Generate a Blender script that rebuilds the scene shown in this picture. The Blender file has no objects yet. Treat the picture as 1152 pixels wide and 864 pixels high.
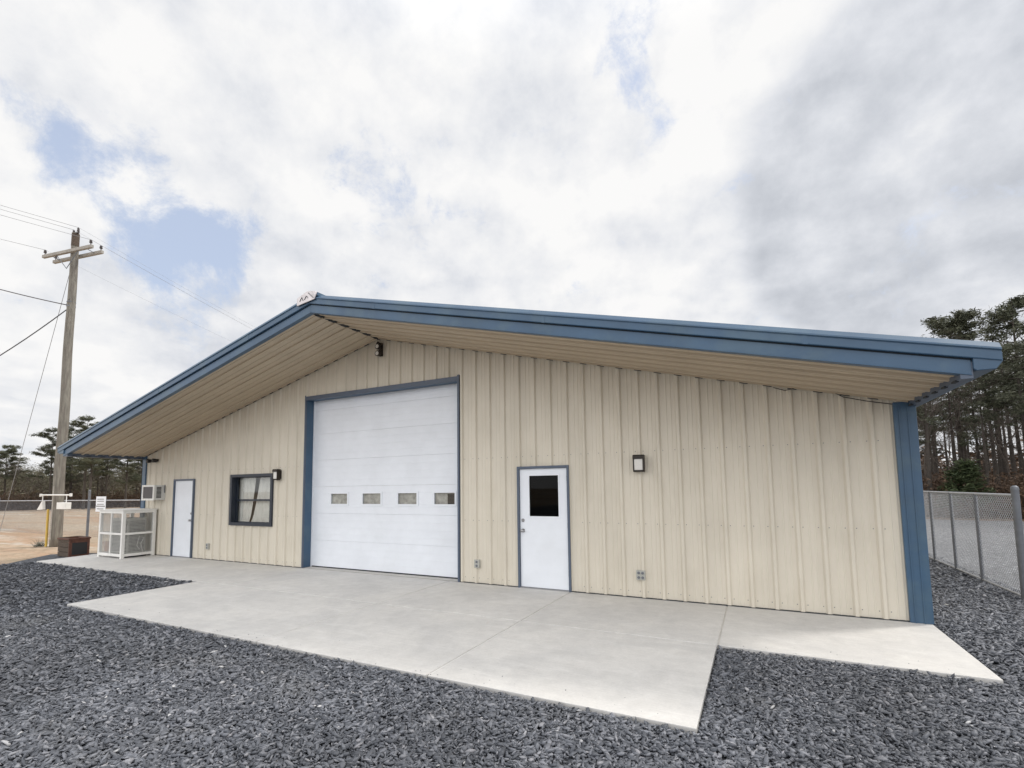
import bpy, math, random
import numpy as np
from mathutils import Vector, Matrix

R = math.radians
sc = bpy.context.scene
C = bpy.context.collection
random.seed(7)
rng = np.random.default_rng(7)

# ------------------------------------------------------------------ camera
cd = bpy.data.cameras.new("camera")
cam = bpy.data.objects.new("camera", cd)
C.objects.link(cam)
sc.camera = cam
cd.sensor_width = 36.0
cd.sensor_fit = 'HORIZONTAL'
cd.lens = 36.0 * 544.237 / 1152.0
cd.shift_y = 70.529 / 1152.0
cd.clip_end = 3000
_y, _p, _r = -.465, .0853, -.013
_f = Vector((math.sin(_y) * math.cos(_p), math.cos(_y) * math.cos(_p), math.sin(_p)))
_ri = Vector((math.cos(_y), -math.sin(_y), 0))
_u = _ri.cross(_f)
_R = _ri * math.cos(_r) + _u * math.sin(_r)
_U = -_ri * math.sin(_r) + _u * math.cos(_r)
cam.matrix_world = Matrix(((_R.x, _U.x, -_f.x, 15.992), (_R.y, _U.y, -_f.y, -7.829), (_R.z, _U.z, -_f.z, 1.74), (0, 0, 0, 1)))

# ------------------------------------------------------------------ light
SUN_AZ = math.atan2(.80, .60)      # clockwise from +Y
SUN_EL = R(46)
sun_dir = Vector((math.sin(SUN_AZ) * math.cos(SUN_EL), math.cos(SUN_AZ) * math.cos(SUN_EL), math.sin(SUN_EL)))
sl = bpy.data.lights.new("sun", 'SUN')
sl.energy = 2.0
sl.angle = R(9)
sl.color = (1.0, .95, .88)
so = bpy.data.objects.new("sun", sl)
C.objects.link(so)
so.rotation_euler = sun_dir.to_track_quat('Z', 'Y').to_euler()
so.location = (30, 20, 40)

sc.view_settings.view_transform = 'Standard'
sc.view_settings.look = 'None'
sc.view_settings.exposure = 0.0
sc.view_settings.gamma = 1.0

W = bpy.data.worlds.new("World")
sc.world = W
W.use_nodes = True
nt = W.node_tree
nt.nodes.clear()


class NT:
    def __init__(s, tree):
        s.t = tree

    def n(s, typ, **kw):
        nd = s.t.nodes.new(typ)
        for k, v in kw.items():
            setattr(nd, k, v)
        return nd

    def set(s, sock, v):
        if hasattr(v, 'is_output') or isinstance(v, bpy.types.NodeSocket):
            s.t.links.new(v, sock)
        elif v is not None:
            sock.default_value = v

    def math(s, op, a, b=None, c=None, clamp=False):
        nd = s.n('ShaderNodeMath', operation=op, use_clamp=clamp)
        s.set(nd.inputs[0], a)
        if b is not None: s.set(nd.inputs[1], b)
        if c is not None: s.set(nd.inputs[2], c)
        return nd.outputs[0]

    def vmath(s, op, a, b=None):
        nd = s.n('ShaderNodeVectorMath', operation=op)
        s.set(nd.inputs[0], a)
        if b is not None: s.set(nd.inputs[1], b)
        return nd.outputs['Value'] if op in ('DOT_PRODUCT', 'LENGTH', 'DISTANCE') else nd.outputs['Vector']

    def noise(s, vec, scale, detail=4, rough=.55, dist=0.0):
        nd = s.n('ShaderNodeTexNoise')
        if vec is not None: s.set(nd.inputs['Vector'], vec)
        nd.inputs['Scale'].default_value = scale
        nd.inputs['Detail'].default_value = detail
        nd.inputs['Roughness'].default_value = rough
        nd.inputs['Distortion'].default_value = dist
        return nd.outputs['Fac']

    def ramp(s, fac, stops, interp='LINEAR'):
        nd = s.n('ShaderNodeValToRGB')
        nd.color_ramp.interpolation = interp
        el = nd.color_ramp.elements
        while len(el) < len(stops): el.new(.5)
        for e, (p, c) in zip(el, stops):
            e.position = p
            e.color = (c, c, c, 1) if isinstance(c, (int, float)) else (*c, 1)
        s.set(nd.inputs[0], fac)
        return nd.outputs['Color']

    def mr(s, v, a, b, c=0.0, d=1.0, smooth=True):
        nd = s.n('ShaderNodeMapRange')
        nd.interpolation_type = 'SMOOTHSTEP' if smooth else 'LINEAR'
        s.set(nd.inputs[0], v)
        for i, x in enumerate((a, b, c, d)): nd.inputs[i + 1].default_value = x
        return nd.outputs[0]

    def mix(s, f, a, b, typ='MIX'):
        nd = s.n('ShaderNodeMix', data_type='RGBA', blend_type=typ)
        s.set(nd.inputs[0], f)
        for i, v in ((6, a), (7, b)):
            if isinstance(v, tuple): v = (*v, 1) if len(v) == 3 else v
            s.set(nd.inputs[i], v)
        return nd.outputs[2]


N = NT(nt)
tc = N.n('ShaderNodeTexCoord')
d = tc.outputs['Generated']
sep = N.n('ShaderNodeSeparateXYZ')
nt.links.new(d, sep.inputs[0])
zz = N.math('ADD', N.math('MAXIMUM', sep.outputs[2], 0.0), .16)
cmb = N.n('ShaderNodeCombineXYZ')
nt.links.new(N.math('DIVIDE', sep.outputs[0], zz), cmb.inputs[0])
nt.links.new(N.math('DIVIDE', sep.outputs[1], zz), cmb.inputs[1])
cv = cmb.outputs[0]
sky = N.n('ShaderNodeTexSky', sky_type='NISHITA')
sky.sun_disc = False
sky.sun_elevation = SUN_EL
sky.sun_rotation = SUN_AZ
sky.air_density = 1.2
sky.dust_density = 1.5
n_big = N.noise(cv, 1.1, 4, .5, .3)
n_mid = N.noise(cv, 3.2, 7, .58, 0)
n_fine = N.noise(d, 13.0, 8, .62, .3)


def blob(v, r0, r1):
    v = Vector(v).normalized()
    return N.mr(N.vmath('DISTANCE', d, tuple(v)), r0, r1, 1.0, 0.0)


def addall(l):
    a = l[0]
    for b in l[1:]: a = N.math('ADD', a, b)
    return a


# places where the cloud deck thins to blue
thin = addall([N.math('MULTIPLY', blob((-.82, .37, .43), .0, .15), .17), N.math('MULTIPLY', blob((-.79, .44, .41), .0, .13), .12), N.math('MULTIPLY', blob((-.76, .49, .40), .0, .10), .07),
               N.math('MULTIPLY', blob((-.155, .70, .70), .0, .11), .15), N.math('MULTIPLY', blob((-.16, .74, .65), .0, .07), .11), N.math('MULTIPLY', blob((-.85, .25, .47), .0, .14), .08),
               N.math('MULTIPLY', blob((-.55, .60, .58), .0, .14), .055), N.math('MULTIPLY', blob((-.83, .47, .29), .0, .16), .07)])
vo = N.n('ShaderNodeTexVoronoi', feature='SMOOTH_F1')
vo.inputs['Scale'].default_value = 5.5
vo.inputs['Smoothness'].default_value = .6
wv = N.n('ShaderNodeTexNoise')
nt.links.new(cv, wv.inputs['Vector'])
wv.inputs['Scale'].default_value = 4.0
wv.inputs['Detail'].default_value = 6
nt.links.new(N.vmath('ADD', cv, N.vmath('MULTIPLY', wv.outputs['Color'], (.35, .35, .0))), vo.inputs['Vector'])
puff = N.math('SUBTRACT', .55, vo.outputs['Distance'])
n_w = N.noise(d, 6.5, 9, .70, .25)
cov = N.math('ADD', N.math('MULTIPLY', n_mid, .30), N.math('MULTIPLY', n_w, .60))
cov = N.math('ADD', cov, N.math('MULTIPLY', n_fine, .15))
cov = N.math('ADD', cov, N.math('MULTIPLY', puff, .08))
cov = N.math('SUBTRACT', cov, thin)
cover = N.mr(cov, .315, .47, 0.0, 1.0)
# cloud shading
n_c = N.noise(d, 8.5, 8, .60, 0)
n_b = N.noise(d, 2.6, 5, .55, .2)
shade = addall([N.math('MULTIPLY', n_mid, .22), N.math('MULTIPLY', n_b, .40), N.math('MULTIPLY', n_c, .32), N.math('MULTIPLY', n_fine, .16), N.math('MULTIPLY', puff, .12), .004])
edge = N.math('ADD', N.math('MULTIPLY', blob((.24, .87, .43), .0, .42), .8), N.math('MULTIPLY', n_c, .35))
edge = N.math('ADD', edge, N.math('MULTIPLY', n_b, .35))
dark = N.math('MULTIPLY', N.mr(edge, .54, .68, 0.0, 1.0), .145)
dark = N.math('ADD', dark, N.math('MULTIPLY', blob((-.45, .85, .23), .0, .30), .05))
dark = N.math('ADD', dark, N.math('MULTIPLY', blob((-.80, .52, .30), .0, .2), .04))
shade = N.math('SUBTRACT', shade, dark)
ccol = N.ramp(shade, [(.28, (4.9, 5.15, 5.65)), (.38, (6.2, 6.45, 6.95)), (.46, (7.4, 7.6, 8.05)), (.52, (8.4, 8.5, 8.75)), (.61, (9.6, 9.55, 9.5))])
# brightness added to the unseen sky overhead and behind the viewer, lifting the wall
boost = N.math('ADD', N.mr(sep.outputs[2], .66, .95, 0.0, .7), N.mr(sep.outputs[1], .15, -.6, 0.0, .75))
boost = N.math('ADD', boost, N.math('MULTIPLY', blob((.45, .55, .75), .05, .42), .12))
boost = N.math('ADD', boost, 1.0)
ccol = N.mix(1.0, ccol, boost, 'MULTIPLY')
skyc = N.mix(1.0, sky.outputs[0], (1.9, 1.75, 1.65), 'MULTIPLY')
skyc = N.mix(.65, skyc, (6.3, 7.1, 8.9))
col = N.mix(cover, skyc, ccol)
bg = N.n('ShaderNodeBackground')
nt.links.new(col, bg.inputs[0])
bg.inputs[1].default_value = .1
wo = N.n('ShaderNodeOutputWorld')
nt.links.new(bg.outputs[0], wo.inputs[0])

# ------------------------------------------------------------------ materials
MATS = {}


def mat(name, base, rough=.6, metal=0.0, var=.0, vscale=3.0, bump=0.0, bscale=40.0, col2=None, c2scale=2.0, c2lo=.45, c2hi=.65,
        spec=.5, stretch=None, trans=0.0, bdist=.01, backface=None):
    if name in MATS: return MATS[name]
    m = bpy.data.materials.new(name)
    m.use_nodes = True
    t = m.node_tree
    t.nodes.clear()
    n = NT(t)
    out = n.n('ShaderNodeOutputMaterial')
    b = n.n('ShaderNodeBsdfPrincipled')
    t.links.new(b.outputs[0], out.inputs[0])
    tcx = n.n('ShaderNodeTexCoord')
    geo = n.n('ShaderNodeNewGeometry')
    v = geo.outputs['Position']
    if stretch:
        v = n.vmath('MULTIPLY', v, stretch)
    c = base
    if col2:
        c = n.mix(n.mr(n.noise(v, c2scale, 6, .6), c2lo, c2hi), base, col2)
    if var:
        f = n.mr(n.noise(v, vscale, 6, .6), .3, .7, 1 - var, 1 + var, False)
        c = n.mix(1.0, c, f, 'MULTIPLY')
    if isinstance(c, tuple): b.inputs['Base Color'].default_value = (*c, 1)
    else: t.links.new(c, b.inputs['Base Color'])
    b.inputs['Roughness'].default_value = rough
    b.inputs['Metallic'].default_value = metal
    b.inputs['Specular IOR Level'].default_value = spec
    b.inputs['Transmission Weight'].default_value = trans
    if bump:
        bp = n.n('ShaderNodeBump')
        bp.inputs['Strength'].default_value = bump
        bp.inputs['Distance'].default_value = bdist
        t.links.new(n.noise(v, bscale, 5, .6), bp.inputs['Height'])
        t.links.new(bp.outputs[0], b.inputs['Normal'])
    MATS[name] = m
    m['b'] = 1
    return m


M = {}
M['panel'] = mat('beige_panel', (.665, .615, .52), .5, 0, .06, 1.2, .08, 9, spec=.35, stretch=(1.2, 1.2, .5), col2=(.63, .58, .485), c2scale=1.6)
M['soffit'] = mat('shaded_beige_soffit', (.56, .465, .345), .5, 0, .05, 1.5, .05, 9, spec=.35)  # the wall's beige made darker: shade under the overhang put into the colour
M['blue'] = mat('blue_trim', (.048, .102, .175), .40, 0, .12, 1.6, .15, 3.5, spec=.5, col2=(.065, .12, .18), c2scale=2.2)
M['slate'] = mat('slate_trim', (.085, .11, .155), .45, 0, .06, 3)
M['darkblue'] = mat('dark_frame', (.018, .025, .04), .45)
M['white'] = mat('white_paint', (.80, .83, .88), .42, 0, .04, 2.4, .08, 5, spec=.45, col2=(.77, .80, .84), c2scale=1.3, c2lo=.5, c2hi=.8)
M['offwhite'] = mat('off_white_paint', (.78, .77, .74), .5, 0, .08, 4.0, .1, 20)
M['roof'] = mat('pale_roof_sheet', (.62, .64, .66), .4, .3, .05, 1.0)
M['steel'] = mat('brushed_steel', (.42, .42, .43), .32, .9)
M['galv'] = mat('galvanised_steel', (.40, .41, .43), .5, .55, .15, 8)
M['galvdark'] = mat('weathered_steel_post', (.16, .17, .19), .55, .5, .15, 8)
M['black'] = mat('black_plastic', (.012, .012, .014), .45)
M['bronze'] = mat('dark_bronze', (.03, .024, .02), .45, .3)
M['lens'] = mat('frosted_lens', (.72, .70, .66), .35, 0, .06, 30)
M['rubber'] = mat('rubber_seal', (.03, .035, .04), .7)
M['curtain'] = mat('pale_curtain', (.78, .77, .74), .8, 0, .1, 5)
M['interior'] = mat('dark_interior', (.03, .03, .032), .8)
M['wirem'] = mat('weathered_wire', (.10, .10, .11), .5, .4)
M['paleline'] = mat('pale_aluminium_wire', (.30, .31, .33), .5, .4)
M['yellow'] = mat('yellow_plastic', (.62, .42, .08), .5, 0, .15, 5)
M['crate'] = mat('weathered_brown_wood', (.085, .062, .045), .8, 0, .35, 8, .5, 40, stretch=(1, 1, 6))
M['rust'] = mat('red_rusty_paint', (.12, .05, .034), .7, 0, .35, 10, .3, 50)
M['terra'] = mat('terracotta', (.40, .20, .12), .8, 0, .15, 10)
M['boxgrey'] = mat('grey_electrical_cover', (.40, .40, .37), .5, 0, .1, 20)
M['foil'] = mat('bare_foil_flashing', (.62, .58, .58), .35, .35, .22, 9, .6, 14)
M['mark'] = mat('dark_print', (.12, .12, .13), .6)
M['palegrey'] = mat('pale_grey_casing', (.62, .62, .60), .5, 0, .05, 5)
M['coil'] = mat('condenser_coil', (.10, .095, .10), .6, .3, .15, 60)
M['polewood'] = mat('grey_brown_pole_wood', (.22, .205, .175), .85, 0, .30, 3.0, .8, 30, col2=(.17, .15, .13), c2scale=3.5, stretch=(6, 6, .7), bdist=.02)
M['armwood'] = mat('grey_arm_wood', (.33, .31, .28), .85, 0, .2, 5, .4, 30)
M['porc'] = mat('dark_porcelain', (.06, .05, .05), .3)
M['leafpile'] = mat('dry_plant', (.05, .06, .035), .7, 0, .3, 20)


def glass_mat(name, tint, rough=.02, spec=.5):
    m = bpy.data.materials.new(name)
    m.use_nodes = True
    t = m.node_tree
    t.nodes.clear()
    n = NT(t)
    out = n.n('ShaderNodeOutputMaterial')
    tr = n.n('ShaderNodeBsdfTransparent')
    tr.inputs[0].default_value = (*tint, 1)
    gl = n.n('ShaderNodeBsdfGlossy')
    gl.inputs['Roughness'].default_value = rough
    mx = n.n('ShaderNodeMixShader')
    geo = n.n('ShaderNodeNewGeometry')
    cs = n.math('ABSOLUTE', n.vmath('DOT_PRODUCT', geo.outputs['Normal'], geo.outputs['Incoming']))
    f = n.math('MULTIPLY', n.math('ADD', n.math('MULTIPLY', n.math('POWER', n.math('SUBTRACT', 1.0, cs), 5.0), .92), .04), spec * 2)
    t.links.new(f, mx.inputs[0])
    t.links.new(tr.outputs[0], mx.inputs[1])
    t.links.new(gl.outputs[0], mx.inputs[2])
    t.links.new(mx.outputs[0], out.inputs[0])
    return m


M['glass'] = glass_mat('window_glass', (.93, .935, .925))
M['darkglass'] = glass_mat('tinted_glass', (.25, .27, .28), spec=.14)


def custom(name, fn):
    m = bpy.data.materials.new(name)
    m.use_nodes = True
    t = m.node_tree
    t.nodes.clear()
    n = NT(t)
    out = n.n('ShaderNodeOutputMaterial')
    b = n.n('ShaderNodeBsdfPrincipled')
    t.links.new(b.outputs[0], out.inputs[0])
    geo = n.n('ShaderNodeNewGeometry')
    fn(n, b, geo.outputs['Position'], geo)
    return m


def bumpto(n, b, h, strength, dist, normal=None):
    bp = n.n('ShaderNodeBump')
    bp.inputs['Strength'].default_value = strength
    bp.inputs['Distance'].default_value = dist
    n.t.links.new(h, bp.inputs['Height'])
    if normal is not None: n.t.links.new(normal, bp.inputs['Normal'])
    n.t.links.new(bp.outputs[0], b.inputs['Normal'])
    return bp.outputs[0]


def f_gravel(base_lo, base_hi, scale):
    def fn(n, b, P, geo):
        vo = n.n('ShaderNodeTexVoronoi')
        vo.inputs['Scale'].default_value = scale
        vo.inputs['Randomness'].default_value = 1.0
        w = n.vmath('ADD', P, n.vmath('MULTIPLY', n.n('ShaderNodeTexNoise').outputs['Color'], (.02, .02, .0)))
        n.t.links.new(w, vo.inputs['Vector'])
        sepc = n.n('ShaderNodeSeparateColor')
        n.t.links.new(vo.outputs['Color'], sepc.inputs[0])
        c = n.ramp(sepc.outputs[0], [(0.0, base_lo), (.6, tuple((a + c) / 2 * .9 for a, c in zip(base_lo, base_hi))), (.95, base_hi), (1.0, tuple(x * 1.9 for x in base_hi))])
        big = n.mr(n.noise(P, .5, 5, .6), .3, .7, .82, 1.2, False)
        c = n.mix(1.0, c, big, 'MULTIPLY')
        edge = n.mr(vo.outputs['Distance'], .25 / 1, .65 / 1, 1.0, .45)
        c = n.mix(1.0, c, edge, 'MULTIPLY')
        n.t.links.new(c, b.inputs['Base Color'])
        b.inputs['Roughness'].default_value = .75
        h = n.math('SUBTRACT', 1.0, vo.outputs['Distance'])
        bumpto(n, b, h, .9, .02)
    return fn


M['gravel'] = custom('dark_crushed_gravel', f_gravel((.045, .05, .062), (.15, .16, .185), 30))
M['gravel_far'] = custom('pale_crushed_gravel', f_gravel((.14, .145, .16), (.30, .31, .33), 16))


def f_stone(n, b, P, geo):
    rnd = geo.outputs['Random Per Island']
    c = n.ramp(rnd, [(0.0, (.055, .06, .072)), (.45, (.095, .102, .118)), (.8, (.155, .163, .185)), (.96, (.21, .215, .235)), (.995, (.25, .25, .27)), (1.0, (.50, .50, .50))])
    c = n.mix(1.0, c, n.mr(n.noise(P, .45, 5, .65), .3, .7, .72, 1.35, False), 'MULTIPLY')
    c = n.mix(n.mr(n.noise(P, .8, 6, .7), .52, .72, 0, .32), c, (.20, .20, .20))
    c = n.mix(1.0, c, n.mr(n.noise(P, 90, 3, .6), .3, .7, .8, 1.2, False), 'MULTIPLY')
    n.t.links.new(c, b.inputs['Base Color'])
    b.inputs['Roughness'].default_value = .62
    b.inputs['Specular IOR Level'].default_value = .45


M['stone'] = custom('slate_blue_stone', f_stone)


def f_conc(n, b, P, geo):
    a = n.mix(n.mr(n.noise(P, .9, 6, .62, .6), .35, .68), (.615, .60, .575), (.54, .53, .515))
    st = n.vmath('MULTIPLY', P, (.7, 3.2, 1))
    a = n.mix(n.mr(n.noise(st, 1.3, 7, .65, .8), .50, .74, 0, .55), a, (.68, .67, .65))
    stain = n.mr(n.noise(P, 1.6, 8, .7, 1.2), .62, .80, 0, .32)
    a = n.mix(stain, a, (.36, .335, .30))
    brush_ = n.noise(n.vmath('MULTIPLY', P, (1.2, 60, 1)), 1.0, 4, .7)
    a = n.mix(1.0, a, n.mr(brush_, .3, .7, .95, 1.05, False), 'MULTIPLY')
    fine = n.mr(n.noise(P, 5.0, 8, .75, .4), .35, .68, .91, 1.06, False)
    a = n.mix(1.0, a, fine, 'MULTIPLY')
    rust = n.mr(n.noise(P, 2.3, 4, .6, 1.0), .70, .80, 0, .30)
    a = n.mix(rust, a, (.42, .33, .24))
    a = n.mix(1.0, a, n.mr(n.noise(P, 45, 4, .7), .25, .75, .93, 1.07, False), 'MULTIPLY')
    spot = n.mr(n.noise(P, 14, 2, .5), .76, .80, 0, .35)
    a = n.mix(spot, a, (.28, .26, .24))
    n.t.links.new(a, b.inputs['Base Color'])
    b.inputs['Roughness'].default_value = .8
    bumpto(n, b, n.noise(P, 120, 3, .6), .18, .004)


M['conc'] = custom('broomed_concrete', f_conc)
M['concedge'] = mat('concrete_edge', (.52, .50, .47), .85, 0, .12, 8)


def f_dirt(n, b, P, geo):
    st = n.vmath('MULTIPLY', P, (.22, 1.0, 1))
    a = n.mix(n.mr(n.noise(st, .30, 6, .6, .4), .40, .60), (.43, .35, .26), (.38, .25, .16))
    a = n.mix(n.mr(n.noise(st, .55, 6, .6, .4), .52, .68), a, (.50, .46, .40))
    a = n.mix(n.mr(n.noise(P, 3.5, 8, .75), .45, .66, 0, .75), a, (.20, .16, .10))
    a = n.mix(n.mr(n.noise(P, 1.3, 5, .7), .55, .75, 0, .5), a, (.24, .22, .12))
    n.t.links.new(a, b.inputs['Base Color'])
    b.inputs['Roughness'].default_value = .95
    bumpto(n, b, n.noise(P, 9, 6, .65), .6, .06)


M['dirt'] = custom('tan_orange_dirt', f_dirt)


def f_floor(n, b, P, geo):
    a = n.mix(n.mr(n.noise(P, 1.5, 6, .7), .4, .65), (.17, .10, .055), (.09, .06, .038))
    n.t.links.new(a, b.inputs['Base Color'])
    b.inputs['Roughness'].default_value = .95
    bumpto(n, b, n.noise(P, 6, 6, .65), .8, .1)


M['floor'] = custom('leaf_litter', f_floor)


def foliage(name, lo, hi):
    def fn(n, b, P, geo):
        c = n.mix(geo.outputs['Random Per Island'], lo, hi)
        oi = n.n('ShaderNodeObjectInfo')
        c = n.mix(1.0, c, n.mr(oi.outputs['Random'], 0, 1, .8, 1.25, False), 'MULTIPLY')
        n.t.links.new(c, b.inputs['Base Color'])
        b.inputs['Roughness'].default_value = .65
        b.inputs['Specular IOR Level'].default_value = .3
    return custom(name, fn)


M['pine'] = foliage('pine_needles', (.045, .052, .032), (.125, .13, .085))
M['olive'] = foliage('olive_foliage', (.10, .10, .06), (.23, .215, .15))
M['shrub'] = foliage('green_needles', (.03, .045, .018), (.075, .095, .04))
M['litter'] = foliage('dead_twigs', (.05, .034, .025), (.14, .088, .055))
M['bark'] = mat('pine_bark', (.06, .05, .042), .9, 0, .3, 4, .5, 20)
M['twig'] = mat('bare_twig', (.09, .072, .06), .9, 0, .25, 6)
M['palebark'] = mat('pale_bark', (.24, .21, .17), .9, 0, .25, 6)


# ------------------------------------------------------------------ mesh helpers
class MB:
    def __init__(s):
        s.v = []
        s.f = []

    def quad(s, a, b, c, d):
        k = len(s.v)
        s.v += [tuple(a), tuple(b), tuple(c), tuple(d)]
        s.f.append((k, k + 1, k + 2, k + 3))

    def poly(s, pts):
        k = len(s.v)
        s.v += [tuple(p) for p in pts]
        s.f.append(tuple(range(k, k + len(pts))))

    def box(s, x0, x1, y0, y1, z0, z1):
        k = len(s.v)
        s.v += [(x0, y0, z0), (x1, y0, z0), (x1, y1, z0), (x0, y1, z0), (x0, y0, z1), (x1, y0, z1), (x1, y1, z1), (x0, y1, z1)]
        for f in ((0, 3, 2, 1), (4, 5, 6, 7), (0, 1, 5, 4), (1, 2, 6, 5), (2, 3, 7, 6), (3, 0, 4, 7)):
            s.f.append(tuple(k + i for i in f))

    def prism(s, poly, axis, a, b):
        """extrude a 2D polygon; axis 'y': poly is (x,z); 'x': (y,z); 'z': (x,y)"""
        k = len(s.v)
        n = len(poly)
        for t in (a, b):
            for p, q in poly:
                s.v.append({'y': (p, t, q), 'x': (t, p, q), 'z': (p, q, t)}[axis])
        s.f.append(tuple(k + i for i in range(n))[::-1])
        s.f.append(tuple(k + n + i for i in range(n)))
        for i in range(n):
            j = (i + 1) % n
            s.f.append((k + i, k + j, k + n + j, k + n + i))

    def tube(s, pts, r, seg=8, caps=True):
        pts = [Vector(p) for p in pts]
        rr = r if isinstance(r, (list, tuple)) else [r] * len(pts)
        k0 = len(s.v)
        up = None
        for i, p in enumerate(pts):
            t = (pts[min(i + 1, len(pts) - 1)] - pts[max(i - 1, 0)]).normalized()
            if up is None:
                up = Vector((0, 0, 1)) if abs(t.z) < .9 else Vector((1, 0, 0))
            a = t.cross(up).normalized()
            b = a.cross(t).normalized()
            up = b
            for j in range(seg):
                an = 2 * math.pi * j / seg
                s.v.append(tuple(p + (a * math.cos(an) + b * math.sin(an)) * rr[i]))
        for i in range(len(pts) - 1):
            for j in range(seg):
                k = k0 + i * seg
                jj = (j + 1) % seg
                s.f.append((k + j, k + jj, k + seg + jj, k + seg + j))
        if caps:
            s.f.append(tuple(k0 + j for j in range(seg))[::-1])
            k = k0 + (len(pts) - 1) * seg
            s.f.append(tuple(k + j for j in range(seg)))

    def lathe(s, c, prof, seg=16, axis='z'):
        """prof: list of (r, h) along axis from c"""
        k0 = len(s.v)
        for r, h in prof:
            for j in range(seg):
                a = 2 * math.pi * j / seg
                u, w = r * math.cos(a), r * math.sin(a)
                if axis == 'z': s.v.append((c[0] + u, c[1] + w, c[2] + h))
                elif axis == 'y': s.v.append((c[0] + u, c[1] + h, c[2] + w))
                else: s.v.append((c[0] + h, c[1] + u, c[2] + w))
        for i in range(len(prof) - 1):
            for j in range(seg):
                k = k0 + i * seg
                jj = (j + 1) % seg
                s.f.append((k + j, k + jj, k + seg + jj, k + seg + j))
        s.f.append(tuple(k0 + j for j in range(seg))[::-1])
        k = k0 + (len(prof) - 1) * seg
        s.f.append(tuple(k + j for j in range(seg)))

    def build(s, name, m, parent=None, bevel=0.0, smooth=False, fix=True):
        me = bpy.data.meshes.new(name)
        off = wl(parent) if parent else Vector((0, 0, 0))
        me.from_pydata([(v[0] - off.x, v[1] - off.y, v[2] - off.z) for v in s.v], [], s.f)
        me.materials.append(m)
        if fix:
            import bmesh
            bm = bmesh.new()
            bm.from_mesh(me)
            bmesh.ops.recalc_face_normals(bm, faces=bm.faces)
            bm.to_mesh(me)
            bm.free()
        if smooth: me.shade_smooth()
        me.update()
        o = bpy.data.objects.new(name, me)
        C.objects.link(o)
        if parent: o.parent = parent
        if bevel:
            md = o.modifiers.new('bevel', 'BEVEL')
            md.width = bevel
            md.segments = 2
            md.limit_method = 'ANGLE'
        return o


def wl(o):
    v = Vector((0, 0, 0))
    while o is not None:
        v += o.location
        o = o.parent
    return v


def tag(o, label=None, cat=None, group=None, kind=None):
    if label: o['label'] = label
    if cat: o['category'] = cat
    if group: o['group'] = group
    if kind: o['kind'] = kind
    return o


def thing(name, label, cat, loc=(0, 0, 0), group=None):
    o = bpy.data.objects.new(name, None)
    C.objects.link(o)
    o.location = loc
    o.empty_display_size = .3
    return tag(o, label, cat, group)


def np_mesh(name, V, F, m, parent=None):
    """V (n,3), F (m,k) fast mesh"""
    me = bpy.data.meshes.new(name)
    n, k = F.shape
    me.vertices.add(len(V))
    me.vertices.foreach_set('co', V.astype(np.float32).ravel())
    me.loops.add(n * k)
    me.loops.foreach_set('vertex_index', F.astype(np.int32).ravel())
    me.polygons.add(n)
    me.polygons.foreach_set('loop_start', np.arange(0, n * k, k, dtype=np.int32))
    me.polygons.foreach_set('loop_total', np.full(n, k, dtype=np.int32))
    me.materials.append(m)
    me.update(calc_edges=True)
    me.validate()
    o = bpy.data.objects.new(name, me)
    C.objects.link(o)
    if parent: o.parent = parent
    return o


# ------------------------------------------------------------------ ground
WID = 17.83          # building width
HE, HP = 2.785, 4.985  # eave and peak underside
OV = 1.78            # overhang
GZ = -.045           # gravel base level


def sheet(name, pts, z, m, label, cat=None):
    b = MB()
    b.poly([(x, y, z) for x, y in pts])
    o = b.build(name, m, fix=False)
    tag(o, label, cat, kind='structure')
    return o


sheet('ground', [(-900, -900), (900, -900), (900, 900), (-900, 900)], GZ - .02, M['dirt'], 'tan and orange bare dirt field stretching to the tree line', 'ground')
sheet('gravel_yard', [(-1.3, -2.5), (-1.2, -6), (-3, -40), (19.6, -40), (19.6, 30), (12, 30), (12, .05), (.3, .05), (-1.05, .05), (-2.0, -.35), (-2.85, -.95)][::1], GZ, M['gravel'],
      'dark slate gravel yard around the concrete slab', 'gravel')
sheet('gravel_lot', [(19.6, -40), (120, -40), (120, 21.5), (60, 23.0), (28, 21.5), (19.6, 23.5)], GZ + .004, M['gravel_far'], 'paler gravel lot beyond the chain link fence', 'gravel')
sheet('forest_floor', [(-20, 24), (28, 22.0), (60, 23.5), (200, 20), (200, 160), (-20, 160)], GZ + .002, M['floor'], 'brown leaf litter under the pines', 'forest floor')

# concrete: separately poured panels with tooled joints
conc = MB()
g = .009


def slab(x0, x1, y0, y1):
    conc.box(x0 + g, x1 - g, y0 + g, y1 - g, GZ - .06, 0)


for a, b_ in ((-.89, 3.0), (3.0, 7.0), (7.0, 10.7), (10.7, 13.14), (13.14, 15.53), (15.53, 17.86)):
    slab(a, b_, -1.96, -.004)
conc.prism([(-1.16, -.55), (-.89 + .0, -1.95), (-.89, -.004), (-1.16, -.004)], 'z', GZ - .06, 0)
for a, b_ in ((6.12, 10.7), (10.7, 13.14), (13.14, 15.53)):
    slab(a, b_, -4.0, -1.96)
co = conc.build('concrete_apron', M['conc'], bevel=.006)
tag(co, 'pale concrete walkway and apron along the building front', 'concrete', kind='structure')
jb = MB()
jb.box(-.85, 17.8, -1.93, -.02, GZ - .05, -.007)
jb.box(6.2, 15.5, -3.95, -1.93, GZ - .05, -.007)
jo = jb.build('concrete_joint', M['concedge'])
jo.parent = co

jb = MB()
for X in (10.7, 13.14):
    jb.box(X + .010, X + .022, -3.96, -.5 if X > 11 else -1.0, -.004, .0022)
jl = jb.build('joint_sealant', mat('pale_joint_mortar', (.66, .65, .63), .85))
jl.parent = co

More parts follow.
